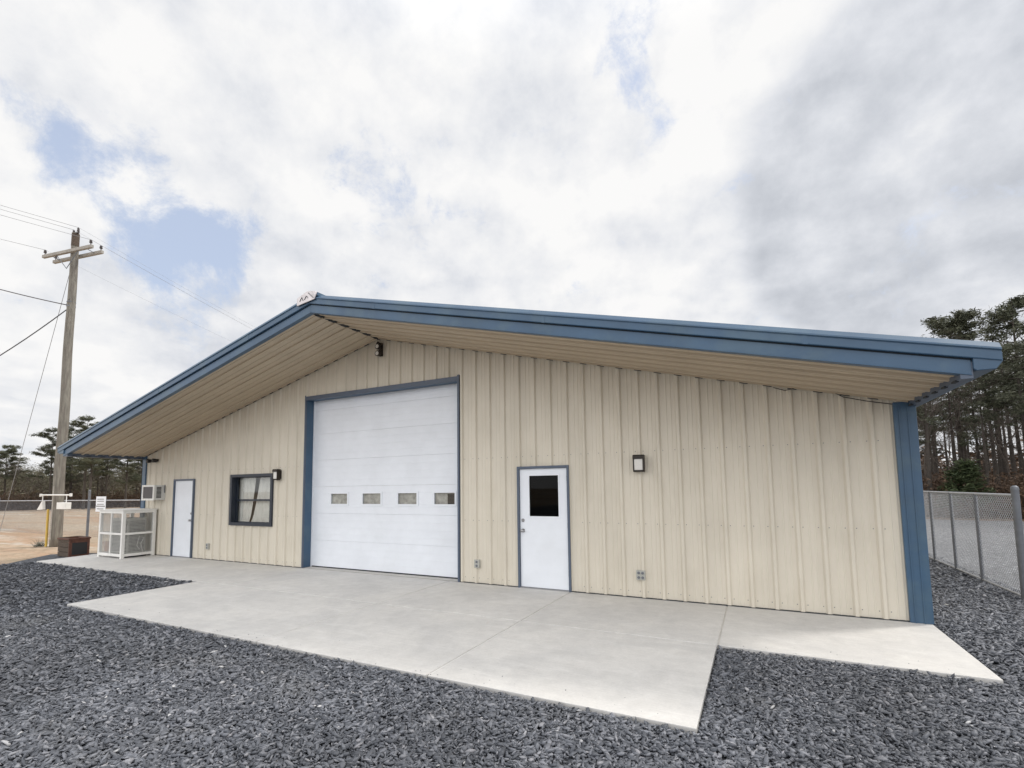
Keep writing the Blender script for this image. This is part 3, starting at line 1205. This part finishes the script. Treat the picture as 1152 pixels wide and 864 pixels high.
b.build('side_bracket', M['galvdark'], t_)

# ------------------------------------------------------------------ mesh cage
CX0, CX1, CY0, CY1, CH = -.36, .87, -.87, -.06, 1.27
t_ = thing('mesh_cage', 'white framed wire mesh cage standing on the walkway below the air conditioner', 'cage', ((CX0 + CX1) / 2, (CY0 + CY1) / 2, 0))
p = .075
for (x, y) in ((CX0, CY0), (CX1 - p, CY0), (CX1 - p, CY1 - p), (CX0, CY1 - p)):
    b = MB()
    b.box(x, x + p, y, y + p, 0, CH)
    b.build('corner_post', M['offwhite'], t_, bevel=.004)
b = MB()
for z in (.05, .62, CH - .075):
    h_ = .055 if z > .1 else .07
    if z > 1: h_ = .08
    b.box(CX0 + p, CX1 - p, CY0 + .004, CY0 + .05, z, z + h_)
    b.box(CX0 + p, CX1 - p, CY1 - .05, CY1 - .004, z, z + h_)
    b.box(CX1 - .05, CX1 - .004, CY0 + p, CY1 - p, z, z + h_)
    b.box(CX0 + .004, CX0 + .05, CY0 + p, CY1 - p, z, z + h_)
b.box((CX0 + CX1) / 2 - .02, (CX0 + CX1) / 2 + .02, CY0 + .006, CY0 + .046, .12, .62)
b.box((CX0 + CX1) / 2 - .02, (CX0 + CX1) / 2 + .02, CY0 + .006, CY0 + .046, .675, CH - .075)
b.build('rail', M['offwhite'], t_, bevel=.003)
b = MB()
b.box(CX0 - .02, CX1 + .02, CY0 - .02, CY1 + .02, CH, CH + .025)
b.build('top_panel', M['offwhite'], t_, bevel=.003)
b = MB()
sp_ = .030
r_ = .0028
x = CX0 + p
while x < CX1 - p:
    b.tube([(x, CY0 + .03, .1), (x, CY0 + .03, CH - .05)], r_, 3, False)
    x += sp_
y = CY0 + p
while y < CY1 - p:
    b.tube([(CX1 - .03, y, .1), (CX1 - .03, y, CH - .05)], r_, 3, False)
    b.tube([(CX0 + .03, y, .1), (CX0 + .03, y, CH - .05)], r_, 3, False)
    y += sp_
z = .1
while z < CH - .05:
    b.tube([(CX0 + p, CY0 + .03, z), (CX1 - p, CY0 + .03, z)], r_, 3, False)
    b.tube([(CX1 - .03, CY0 + p, z), (CX1 - .03, CY1 - p, z)], r_, 3, False)
    b.tube([(CX0 + .03, CY0 + p, z), (CX0 + .03, CY1 - p, z)], r_, 3, False)
    z += sp_
b.build('wire_mesh', M['palegrey'], t_)
# equipment inside the cage
t_ = thing('condenser_unit', 'dark louvred condenser unit inside the white mesh cage', 'condenser', (.30, -.44, 0))
b = MB()
b.box(-.10, .70, -.66, -.22, .10, 1.05)
b.build('casing', M['boxgrey'], t_, bevel=.01)
b = MB()
for k in range(22):
    b.box(-.101 + .03, .66, -.672, -.66, .16 + k * .038, .175 + k * .038)
    b.box(.70, .712, -.62, -.26, .16 + k * .038, .175 + k * .038)
b.build('louvre', M['coil'], t_)
b = MB()
b.box(-.12, -.04, -.68, -.2, 0, .10)
b.box(.62, .72, -.68, -.2, 0, .10)
b.build('foot', M['black'], t_)
b = MB()
b.tube([(.74, -.30, .12), (.745, -.36, .35), (.74, -.28, .5), (.742, -.40, .55), (.742, -.45, .3), (.74, -.38, .2)], .012, 6)
b.build('hose', M['palegrey'], t_)

# ------------------------------------------------------------------ crate and pot by the pole
t_ = thing('wooden_crate', 'weathered brown crate with a red rusty rim and side beside the walkway end', 'crate', (-1.75, -.8, GZ))
qx0, qx1, qy0, qy1, qz = -2.05, -1.42, -1.10, -.62, .47
b = MB()
for k in range(4):
    z = GZ + .01 + k * .135
    b.box(qx0, qx1, qy0, qy0 + .025, z, z + .125)
    b.box(qx0, qx1, qy1 - .025, qy1, z, z + .125)
    b.box(qx0, qx0 + .025, qy0 + .025, qy1 - .025, z, z + .125)
b.build('slat_side', M['crate'], t_, bevel=.004)
b = MB()
b.box(qx1, qx1 + .025, qy0, qy1, GZ + .01, qz - .03)
b.build('side_panel', M['rust'], t_, bevel=.004)
b = MB()
b.box(qx1 + .025, qx1 + .03, qy0 + .07, qy1 - .06, GZ + .06, qz - .12)
b.build('side_opening', M['interior'], t_)
b = MB()
b.box(qx0 - .02, qx1 + .045, qy0 - .02, qy0 + .04, qz - .03, qz + .01)
b.box(qx0 - .02, qx1 + .045, qy1 - .04, qy1 + .02, qz - .03, qz + .01)
b.box(qx0 - .02, qx0 + .04, qy0 + .04, qy1 - .04, qz - .03, qz + .01)
b.box(qx1 - .02, qx1 + .045, qy0 + .04, qy1 - .04, qz - .03, qz + .01)
b.build('rim', M['rust'], t_, bevel=.004)
b = MB()
b.box(qx0 + .03, qx1 - .0, qy0 + .03, qy1 - .03, qz - .16, qz - .12)
b.build('soil', M['floor'], t_)
t_ = thing('clay_pot', 'small terracotta pot between the crate and the mesh cage', 'pot', (-1.0, -.30, 0))
b = MB()
b.lathe((-1.02, -.30, 0.002), [(.10, 0), (.145, .27), (.165, .27), (.168, .33), (.15, .33), (.14, .29), (.01, .28)], 18)
b.build('pot_body', M['terra'], t_, smooth=False)

# ------------------------------------------------------------------ utility pole
PX, PY = -5.6, .15
pole = thing('utility_pole', 'tall weathered wooden utility pole with double crossarms left of the building', 'utility pole', (PX, PY, GZ))
b = MB()
zs = np.linspace(GZ - .1, 11.15, 24)
b.tube([(PX + .012 * math.sin(z * 1.7), PY + .01 * math.cos(z * 1.3), z) for z in zs], [.165 - .0052 * max(z, 0) for z in zs], 18)
b.build('shaft', M['polewood'], pole, smooth=True)
ad = Vector((.985, .174, 0))
an = Vector((-.174, .985, 0))


def obox(b, c, u, v, w, hu, hv, hw):
    c, u, v, w = Vector(c), Vector(u), Vector(v), Vector(w)
    k = len(b.v)
    for sz in (-1, 1):
        for (su, sv) in ((-1, -1), (1, -1), (1, 1), (-1, 1)):
            b.v.append(tuple(c + u * hu * su + v * hv * sv + w * hw * sz))
    for f in ((0, 3, 2, 1), (4, 5, 6, 7), (0, 1, 5, 4), (1, 2, 6, 5), (2, 3, 7, 6), (3, 0, 4, 7)):
        b.f.append(tuple(k + i for i in f))


UPV = Vector((0, 0, 1))
arms = []
for sgn, zc in ((-1, 10.42), (1, 10.37)):
    c = Vector((PX - .15, PY, zc)) + an * sgn * .165
    b = MB()
    obox(b, c, ad, an, UPV, 1.27, .045, .055)
    ar = b.build('crossarm', M['armwood'], pole, bevel=.006)
    arms.append(c)
    for e_ in (-1.18, 1.18):
        b = MB()
        q = c + ad * e_
        b.lathe((q.x, q.y, q.z + .065), [(.015, 0), (.015, .06), (.045, .07), (.05, .10), (.03, .12), (.045, .14), (.03, .18), (.012, .19)], 10)
        b.build('insulator', M['porc'], ar)
b = MB()
for k in (-.9, .9):
    q0 = arms[0] + ad * k
    q1 = arms[1] + ad * k
    b.tube([tuple(q0), tuple(q1)], .012, 6)
b.tube([tuple(arms[0] + ad * .55 - UPV * .06), (PX, PY - .2, 9.75)], .012, 6)
b.tube([tuple(arms[0] - ad * .55 - UPV * .06), (PX, PY - .2, 9.75)], .012, 6)
b.build('arm_brace', M['galvdark'], pole)
b = MB()
b.box(PX - .2, PX + .2, PY - .03, PY + .03, 11.12, 11.17)
for k in (-.17, .17):
    b.lathe((PX + k, PY, 11.17), [(.015, 0), (.045, .03), (.03, .08), (.04, .11), (.012, .16)], 10)
b.build('top_bracket', M['porc'], pole)
b = MB()
b.lathe((PX, PY, 10.66), [(.116, 0), (.114, .46)], 18)
b.build('dark_collar', M['crate'], pole)
b = MB()
for z in (8.55, 8.40):
    b.lathe((PX, PY, z), [(.13, 0), (.13, .04)], 16)
b.lathe((PX - .16, PY - .05, 8.45), [(.03, 0), (.045, .04), (.03, .09)], 8)
b.tube([(PX + .1, PY - .12, 8.6), (PX + .27, PY - .14, 8.62)], .012, 6)
b.build('cable_clamp', M['galvdark'], pole)
b = MB()
b.tube([(PX + .05, PY - .165, .2), (PX + .05, PY - .16, 2.0)], .022, 8)
b.build('conduit', M['armwood'], pole)

# crossbar with two small white boxes on the near side of the pole
t_ = thing('pipe_rack', 'white horizontal pipe with two small white floodlights fixed across the pole', 'pipe rack', (-5.2, -.12, 1.5))
b = MB()
b.tube([(-6.15, -.12, 1.71), (-4.02, -.12, 1.70)], .025, 10)
for q in (-6.15, -4.02):
    b.lathe((q, -.12, 1.705), [(.04, -.05), (.04, .05)], 8)
b.build('pipe', M['offwhite'], t_)
b = MB()
b.prism([(-6.28, 1.20), (-5.86, 1.22), (-5.92, 1.52)], 'y', -.16, -.08)
b.tube([(-6.0, -.12, 1.5), (-6.0, -.12, 1.7)], .015, 6)
b.build('lamp_head', M['offwhite'], t_)
b = MB()
b.box(-4.75, -4.15, -.2, -.04, 1.24, 1.46)
b.tube([(-4.3, -.12, 1.45), (-4.3, -.12, 1.7)], .015, 6)
b.build('lamp_head', M['offwhite'], t_, bevel=.01)
t_ = thing('guy_guard', 'yellow plastic guard standing against the left foot of the pole', 'guard', (-5.82, -.1, GZ))
b = MB()
b.tube([(-5.80, -.02, GZ), (-5.81, -.02, .6), (-5.82, -.02, 1.22)], .035, 10)
b.build('guard_tube', M['yellow'], t_)
# dark weed clump at the pole foot
b = MB()
for k in range(60):
    a = random.uniform(0, 6.28)
    l = random.uniform(.15, .45)
    x, y = -6.15 + random.uniform(-.12, .12), -.1 + random.uniform(-.12, .12)
    q = (x + math.cos(a) * l, y + math.sin(a) * l, GZ + random.uniform(.08, .32))
    b.poly([(x - .02, y, GZ), (x + .02, y, GZ), q])
tag(b.build('weed', M['leafpile'], fix=False), 'low dark weed clump at the left foot of the pole', 'plant')

# wires
def wire(name, p0, p1, sag, r, m, label, group=None):
    b = MB()
    p0, p1 = Vector(p0), Vector(p1)
    pts = []
    for i in range(25):
        t = i / 24
        q = p0.lerp(p1, t)
        q.z -= sag * 4 * t * (1 - t)
        pts.append(q)
    b.tube(pts, r, 5)
    return tag(b.build(name, m, smooth=True), label, 'wire', group)


tops = [Vector((PX - .17, PY, 11.33)), Vector((PX + .17, PY, 11.33))] + [arms[0] + ad * 1.18 + UPV * .25, arms[0] - ad * 1.18 + UPV * .25]
WN = ['the left insulator on the pole top', 'the right insulator on the pole top', 'the right end of the crossarm', 'the left end of the crossarm']
for k, q in enumerate(tops):
    wire('power_line', q, q - an * 42 + Vector((-9, 0, .3)), 1.2, .0065, M['paleline'], 'power line toward the viewer from %s' % WN[k], 'overhead lines toward the viewer')
    wire('power_line', q, q + an * 60 + Vector((-6, 0, .5)), 1.6, .003, M['paleline'], 'power line running away from %s' % WN[k], 'overhead lines away behind the building')
wire('service_cable', (PX - .2, PY - .05, 8.50), (-16.5, -5.0, 12.6), .35, .018, M['wirem'], 'thick dark service cable leaving the pole to the upper left')
wire('service_cable', (PX - .2, PY - .05, 8.32), (-14.6, -5.2, 3.2), 1.0, .018, M['wirem'], 'thick dark cable sagging from the pole down to the left')
wire('guy_wire', (PX - .1, PY, 10.1), (-11.8, .6, GZ), .0, .009, M['paleline'], 'thin straight guy wire slanting from the crossarm to the ground')


# ------------------------------------------------------------------ fences
def fabric(b, p0, p1, z0, z1, sp=.062, r=.0024):
    """woven diamonds as two families of slanting wires"""
    p0, p1 = Vector((*p0, 0)), Vector((*p1, 0))
    L = (p1 - p0).length
    u = (p1 - p0).normalized()
    H = z1 - z0
    s = -H
    while s < L:
        for fl in (0, 1):
            a0, a1 = s, s + H
            t0, t1 = max(0, -a0 / H) if a0 < 0 else 0, min(1, (L - a0) / H)
            if t1 <= t0: continue
            A = p0 + u * (a0 + H * t0) + Vector((0, 0, z0 + H * t0))
            B = p0 + u * (a0 + H * t1) + Vector((0, 0, z0 + H * t1))
            if fl:
                A.z = z1 - H * t0
                B.z = z1 - H * t1
            b.tube([A, B], r, 3, False)
        s += sp


def ties(b, p, z0, z1, r):
    for z in np.linspace(z0, z1, 5):
        b.lathe((p[0], p[1], z), [(r + .006, 0), (r + .006, .015)], 8)


FX = 19.5
t_ = thing('chain_link_fence', 'grey chain link fence right of the building ending in a thick post', 'fence', (FX, 2.2, GZ))
ys_ = [3.72, 4.98, 6.28, 7.7, 10.7, 13.7, 16.7, 19.7]
b = MB()
b.lathe((FX, 2.2, GZ), [(.047, 0), (.047, 1.66), (.052, 1.66), (.045, 1.70), (.02, 1.725)], 14)
ties(b, (FX, 2.2), .15, 1.45, .045)
b.build('end_post', M['galvdark'], t_)
for y in ys_:
    b = MB()
    b.lathe((FX, y, GZ), [(.03, 0), (.03, 1.58)], 10)
    b.build('post', M['galvdark'], t_)
b = MB()
b.tube([(FX, 2.2, 1.53), (FX, 20, 1.53)], .022, 8)
b.build('top_rail', M['galv'], t_)
b = MB()
b.tube([(FX, 2.2, .02), (FX, 20, .02)], .017, 8)
b.build('bottom_rail', M['galv'], t_)
b = MB()
fabric(b, (FX, 2.2), (FX, 20), .02, 1.53, .07, .0028)
b.build('wire_mesh', M['galv'], t_, fix=False)

FY = 2.1
t_ = thing('chain_link_fence', 'low chain link fence across the dirt field left of the building', 'fence', (-15, FY, GZ))
for x, h, r in ((-.5, 1.5, .03), (-4.6, 1.5, .03), (-8.22, 1.9, .045), (-10.8, 1.5, .03), (-17.0, 1.62, .06), (-22, 1.5, .03), (-27, 1.5, .03), (-32, 1.5, .03)):
    if x in (-4.6,): continue
    b = MB()
    b.lathe((x, FY, GZ), [(r, 0), (r * .95, h), (r * .4, h + .04)], 10)
    b.build('post', M['galvdark'], t_)
b = MB()
b.tube([(-.5, FY, 1.48), (-32, FY, 1.40)], .022, 8)
b.build('top_rail', M['galv'], t_)
b = MB()
fabric(b, (-32, FY), (-.5, FY), .0, 1.44, .085, .0026)
b.build('wire_mesh', M['galvdark'], t_, fix=False)

t_ = thing('fence_sign', 'small white notice sign with faint lines hanging on the left fence', 'sign', (-7.2, FY - .04, 1.1))
b = MB()
b.box(-7.55, -6.82, FY - .05, FY - .035, 1.02, 1.62)
b.build('sign_plate', M['white'], t_)
b = MB()
for z in (1.50, 1.42, 1.30, 1.12):
    b.box(-7.45, -6.95, FY - .054, FY - .05, z, z + .025)
b.box(-7.52, -6.85, FY - .054, FY - .05, 1.22, 1.255)
b.build('print_line', M['mark'], t_)

# ------------------------------------------------------------------ vegetation
def tri_cloud(centres, dirs, size, n_each, spread):
    """elongated leaf/needle triangles around centres"""
    n = len(centres) * n_each
    c = np.repeat(centres, n_each, 0) + rng.normal(0, 1, (n, 3)) * np.asarray(spread)
    d1 = rng.normal(0, 1, (n, 3))
    d1[:, 2] *= .5
    d1 /= np.linalg.norm(d1, axis=1)[:, None]
    d2 = rng.normal(0, 1, (n, 3))
    d2 = np.cross(d1, d2)
    d2 /= np.linalg.norm(d2, axis=1)[:, None]
    s = size * rng.uniform(.6, 1.4, (n, 1))
    V = np.stack([c - d1 * s, c + d2 * s * .38, c + d1 * s], 1)
    return V.reshape(-1, 3)


def build_cloud(name, V, m, parent):
    F = np.arange(len(V)).reshape(-1, 3)
    return np_mesh(name, V, F, m, parent)


def cone_mesh(segs, nseg=4):
    """segs: list of (p0,p1,r0,r1) -> V,F"""
    V, F = [], []
    k = 0
    for p0, p1, r0, r1 in segs:
        p0, p1 = Vector(p0), Vector(p1)
        t = (p1 - p0)
        if t.length < 1e-5: continue
        t.normalize()
        a = t.cross(Vector((0.3, .1, 1)) if abs(t.z) < .9 else Vector((1, 0, 0))).normalized()
        b_ = a.cross(t)
        for p, r in ((p0, r0), (p1, r1)):
            for j in range(nseg):
                an_ = 2 * math.pi * j / nseg
                V.append(tuple(p + (a * math.cos(an_) + b_ * math.sin(an_)) * r))
        for j in range(nseg):
            jj = (j + 1) % nseg
            F.append((k + j, k + jj, k + nseg + jj, k + nseg + j))
        k += 2 * nseg
    return np.array(V), np.array(F)


def pine_geo(h, crown_from, spread, lean=0.0, stubs=True, nleaf=60, pads=26):
    """trunk segments and foliage vertices for a loblolly type pine"""
    segs = []
    r0 = .013 * h + .04
    pts = []
    x = y = 0.0
    for i in range(9):
        t = i / 8
        pts.append(Vector((x + lean * t * t * h, y, h * t * .97)))
        x += random.uniform(-.06, .06)
        y += random.uniform(-.06, .06)
    for i in range(8):
        segs.append((pts[i], pts[i + 1], r0 * (1 - i / 9), r0 * (1 - (i + 1) / 9)))

    def at(t):
        f = t * 8
        i = min(int(f), 7)
        return pts[i].lerp(pts[i + 1], f - i)
    cents = []
    for k in range(pads):
        t = crown_from + (1 - crown_from) * (k + random.random() * .8) / pads
        base = at(min(t, .99))
        rel = (t - crown_from) / (1 - crown_from)
        L = spread * (1.0 - .62 * rel) * random.uniform(.45, 1.15) * (.75 + .5 * math.sin(min(rel * 3.2, 1.57)))
        a = random.uniform(0, 6.283)
        rise = random.uniform(-.05, .45) * L
        tip = base + Vector((math.cos(a) * L, math.sin(a) * L, rise))
        mid = base.lerp(tip, .5) + Vector((0, 0, random.uniform(-.05, .15) * L))
        segs.append((base, mid, .035 + .008 * L, .025))
        segs.append((mid, tip, .025, .010))
        for f in (0.45, .7, .9, 1.05):
            q = base.lerp(tip, f)
            for s_ in range(2):
                q2 = q + Vector((random.uniform(-.3, .3) * L * .6, random.uniform(-.3, .3) * L * .6, random.uniform(-.02, .22)))
                cents.append(tuple(q2))
    if stubs:
        for k in range(10):
            t = random.uniform(.25, crown_from)
            base = at(t)
            a = random.uniform(0, 6.283)
            L = random.uniform(.4, 1.6)
            segs.append((base, base + Vector((math.cos(a) * L, math.sin(a) * L, random.uniform(-.3, .4))), .022, .008))
    V = tri_cloud(np.array(cents), None, .15, nleaf // 2 + 4, (.19, .19, .10))
    return segs, V


def bare_geo(h, depth=5, r0=.09, up=.55):
    segs = []

    def rec(p, dirv, L, r, dep):
        q = p + dirv * L
        segs.append((p, q, r, r * .68))
        if dep == 0: return
        for k in range(3 if dep > 1 else 3):
            nd = (dirv + Vector((random.gauss(0, .55), random.gauss(0, .55), random.gauss(.12, .32)))).normalized()
            rec(q if k else p.lerp(q, .7), nd, L * random.uniform(.62, .86), max(r * .60, .006), dep - 1)
    rec(Vector((0, 0, 0)), Vector((random.uniform(-.06, .06), random.uniform(-.06, .06), 1)).normalized(), h * .30, r0, depth)
    return segs


PROTO = {}


def tree_proto(key, name, label, group, kind, **kw):
    """first instance of each variant carries the geometry"""
    if key not in PROTO:
        root = thing(name, label, 'tree', (0, 0, 0), group)
        if kind == 'pine':
            segs, V = pine_geo(**kw)
            Vt, Ft = cone_mesh(segs, 5)
            np_mesh('trunk', Vt, Ft, M['bark'], root)
            build_cloud('crown', V, M['pine'], root)
        elif kind == 'bare':
            segs = bare_geo(**kw)
            Vt, Ft = cone_mesh(segs[:1], 6)
            np_mesh('trunk', Vt, Ft, M['twig'], root)
            Vt, Ft = cone_mesh(segs[1:], 3)
            np_mesh('branches', Vt, Ft, M['twig'], root)
        elif kind == 'olive':
            segs = bare_geo(kw['h'], 4, .12)
            Vt, Ft = cone_mesh(segs[:1], 6)
            np_mesh('trunk', Vt, Ft, M['palebark'], root)
            tips = np.array([tuple(s[1]) for s in segs[6:]])
            V = tri_cloud(tips, None, .20, kw.get('nleaf', 14), (.35, .35, .25))
            build_cloud('crown', V, M['olive'], root)
            Vt, Ft = cone_mesh(segs[1:], 3)
            np_mesh('branches', Vt, Ft, M['palebark'], root)
        PROTO[key] = (root, [False])
    return PROTO[key]


def place_tree(key, x, y, s, label=None, **kw):
    root, used = PROTO[key]
    if not used[0]:
        used[0] = True
        o = root
    else:
        o = root.copy()
        C.objects.link(o)
        for ch in list(root.children):
            c = ch.copy()
            C.objects.link(c)
            c.parent = o
    o.location = (x, y, GZ)
    o.rotation_euler = (0, 0, random.uniform(0, 6.28))
    o.scale = (s * random.uniform(.92, 1.08), s * random.uniform(.92, 1.08), s)
    if label: o['label'] = label
    return o


GR = 'tall pines in the woods right of the building'
LR = 'tall dark pine with a bare trunk in the woods behind the right fence'
for k, (h, cf, sp, ln) in enumerate([(15, .56, 2.3, 0), (14, .50, 2.0, .015), (16, .62, 2.5, -.015), (13, .48, 1.9, .0), (15, .66, 2.1, .02), (14, .58, 2.2, 0)]):
    tree_proto('pine%d' % k, 'pine_tree', LR, GR, 'pine', h=h, crown_from=cf, spread=sp, lean=ln, nleaf=34, pads=15)
GBR = 'bare trees in the woods right of the building'
for k in range(3):
    tree_proto('bareR%d' % k, 'bare_tree', 'leafless brown tree among the pines behind the right fence', GBR, 'bare', h=7 + k, depth=6, r0=.075)

# polar placement about the lot's corner: (bearing deg from +Y clockwise, distance)
CXY = (16.0, -7.8)


def pol(bear, dist):
    a = R(bear)
    return CXY[0] + math.sin(a) * dist, CXY[1] + math.cos(a) * dist


cnt = 0
for row, (dist, n, b0, b1, hh) in enumerate(((35, 10, 12.2, 27, 9.0), (41, 12, 11, 27, 9.8), (47, 13, 10, 28, 10.6), (54, 13, 9, 28, 11.2), (60, 12, 9, 28, 11.4))):
    for i in range(n):
        be = b0 + (b1 - b0) * (i + random.uniform(.1, .9)) / n
        x, y = pol(be, dist + random.uniform(-2.5, 2.5))
        hs = hh * random.uniform(.82, 1.06) / 14.5
        if be > 18.6: hs *= 1.12
        if 15.2 < be < 17.4: hs *= .86
        place_tree('pine%d' % (cnt % 6), x, y, hs)
        cnt += 1
for i in range(8):
    be = 11 + 16 * (i + random.random()) / 8
    x, y = pol(be, random.uniform(33, 48))
    place_tree('bareR%d' % (i % 3), x, y, random.uniform(.75, 1.15))
# the umbrella shaped pine that shows above the roof corner
tree_proto('umb', 'pine_tree', 'pine with a flat umbrella crown rising above the right roof corner', None, 'pine', h=12.9, crown_from=.84, spread=1.9, lean=0, nleaf=70, pads=20)
x, y = pol(16.2, 43)
o_ = place_tree('umb', x, y, 1.0)
tree_proto('tall', 'pine_tree', 'tallest dense pine at the right edge of the photo', None, 'pine', h=11.8, crown_from=.45, spread=2.0, lean=0, nleaf=50, pads=32)
x, y = pol(20.2, 36)
place_tree('tall', x, y, .98)
tree_proto('thintop', 'bare_tree', 'tall leafless tree whose thin twigs rise above the pines at the right edge', None, 'bare', h=12.5, depth=6, r0=.08)
x, y = pol(19.2, 40)
place_tree('thintop', x, y, 1.0)

# small green pine in the understory
t_ = thing('young_pine', 'small green young pine at the edge of the woods behind the right fence', 'young pine', (*pol(16.3, 33), GZ))
segs = []
cents = []
for k in range(50):
    t = random.random()
    a = random.uniform(0, 6.28)
    L = (1 - t) * .9 + .15
    p1 = (math.cos(a) * L, math.sin(a) * L, .4 + t * 2.1 + .25)
    segs.append(((0, 0, .3 + t * 2.1), p1, .015, .006))
    cents += [tuple(np.array(p1) * f + np.array((0, 0, .3 + t * 2.1)) * (1 - f)) for f in (.6, 1.0)]
segs.append(((0, 0, 0), (0, 0, 2.6), .05, .015))
Vt, Ft = cone_mesh(segs, 4)
np_mesh('trunk', Vt, Ft, M['bark'], t_)
build_cloud('foliage', tri_cloud(np.array(cents), None, .15, 40, (.15, .15, .10)), M['shrub'], t_)


def brush(name, region, n, h, m, label, size=.5):
    """tangle of thin stems"""
    V = []
    pts = np.array([region() for _ in range(n)])
    base = np.column_stack([pts, np.full(n, GZ)])
    hh = h * rng.uniform(.35, 1.1, n)
    top = base + np.column_stack([rng.normal(0, .35, n) * hh * .6, rng.normal(0, .35, n) * hh * .6, hh])
    w = np.column_stack([rng.normal(0, 1, n), rng.normal(0, 1, n), np.zeros(n)])
    w /= np.linalg.norm(w, axis=1)[:, None]
    T = np.stack([base - w * .018, base + w * .018, top], 1)
    # side twigs
    m2 = n * 5
    idx = rng.integers(0, n, m2)
    f = rng.uniform(.25, .95, (m2, 1))
    q = base[idx] * (1 - f) + top[idx] * f
    dv = rng.normal(0, 1, (m2, 3)) * np.array([1, 1, .7])
    dv /= np.linalg.norm(dv, axis=1)[:, None]
    tip = q + dv * rng.uniform(.2, .75, (m2, 1)) * size * 1.4
    w2 = np.cross(dv, rng.normal(0, 1, (m2, 3)))
    w2 /= np.linalg.norm(w2, axis=1)[:, None]
    T2 = np.stack([q - w2 * .014, q + w2 * .014, tip], 1)
    # leaf flecks
    m3 = n * 10
    idx = rng.integers(0, m2, m3)
    q = tip[idx] + rng.normal(0, .12, (m3, 3))
    q[:, 2] = np.maximum(q[:, 2], GZ + .03)
    dv = rng.normal(0, 1, (m3, 3))
    dv /= np.linalg.norm(dv, axis=1)[:, None]
    w3 = np.cross(dv, rng.normal(0, 1, (m3, 3)))
    w3 /= np.linalg.norm(w3, axis=1)[:, None]
    T3 = np.stack([q - w3 * .05, q + w3 * .05, q + dv * .14], 1)
    V = np.concatenate([T, T2, T3]).reshape(-1, 3)
    o = build_cloud(name, V, m, None)
    tag(o, label, 'undergrowth', kind='stuff')


brush('underbrush', lambda: pol(random.uniform(9, 29), 33 + 26 * random.random() ** 1.3), 5600, 2.3, M['litter'], 'reddish brown leafless undergrowth below the pines')


# backing woods far behind so that no bare horizon shows through
def far_woods(name, b0, b1, d0, d1, hmin, hmax, n, m, label):
    be = rng.uniform(b0, b1, n)
    dist = rng.uniform(d0, d1, n)
    x = CXY[0] + np.sin(np.radians(be)) * dist
    y = CXY[1] + np.cos(np.radians(be)) * dist
    ht = hmin + (hmax - hmin) * (.5 + .25 * np.sin(be * 1.9) + .25 * np.sin(be * 5.3 + 1))
    z = ht * rng.uniform(0, 1, n) ** .9
    cents = np.column_stack([x, y, z])
    V = tri_cloud(cents, None, .55, 5, (.7, .7, .5))
    o = build_cloud(name, V, m, None)
    tag(o, label, 'woods', kind='stuff')


far_woods('far_woods', 5, 30, 64, 82, 2.5, 5.6, 2600, M['litter'], 'distant reddish brown woods closing the view between the pine trunks')

# left tree line, beyond the dirt field
GL = 'pines of the left tree line'
GO = 'olive grey trees of the left tree line'
GB = 'bare trees of the left tree line'
for k, (h, cf, sp) in enumerate([(13, .35, 3.4), (12, .48, 3.0), (14, .30, 3.6)]):
    tree_proto('lpine%d' % k, 'pine_tree', 'dark pine in the tree line beyond the dirt field', GL, 'pine', h=h, crown_from=cf, spread=sp, nleaf=100, pads=36)
for k in range(3):
    tree_proto('lol%d' % k, 'oak_tree', 'olive grey bushy tree in the tree line beyond the dirt field', GO, 'olive', h=8.5 + k, nleaf=16)
for k in range(2):
    tree_proto('lbare%d' % k, 'bare_tree', 'pale leafless tree in the tree line beyond the dirt field', GB, 'bare', h=9 + k, depth=6, r0=.14)
LB0, LB1 = -78, -58
for i in range(34):
    be = LB0 + (LB1 - LB0) * (i + random.random()) / 34
    x, y = pol(be, random.uniform(84, 100))
    place_tree('lol%d' % (i % 3), x, y, random.uniform(.55, .75))
for i in range(14):
    x, y = pol(LB0 + 20 * (i + random.random()) / 14, random.uniform(78, 90))
    place_tree('lbare%d' % (i % 2), x, y, random.uniform(.45, .72))
for j, (be, dist, h_) in enumerate(((-70.3, 78, 9.4), (-67.7, 70, 9.6), (-69.0, 82, 9.6), (-68.1, 74, 10.6), (-66.6, 79, 9.2), (-65.2, 75, 8.8), (-69.4, 86, 7.4), (-73.0, 88, 8.6), (-74.6, 92, 8.8), (-63.6, 82, 9.0), (-67.2, 90, 8.2), (-61.5, 78, 8.6), (-64.4, 90, 8.6))):
    x, y = pol(be, dist)
    place_tree('lpine%d' % (j % 3), x, y, h_ / 13)
far_woods('far_woods', -80, -56, 102, 120, 3.0, 5.5, 4200, M['olive'], 'distant grey olive woods behind the left tree line')
brush('underbrush', lambda: pol(random.uniform(-79, -57), random.uniform(78, 84)), 3000, 2.0, M['litter'], 'dull brown undergrowth along the edge of the dirt field', .9)
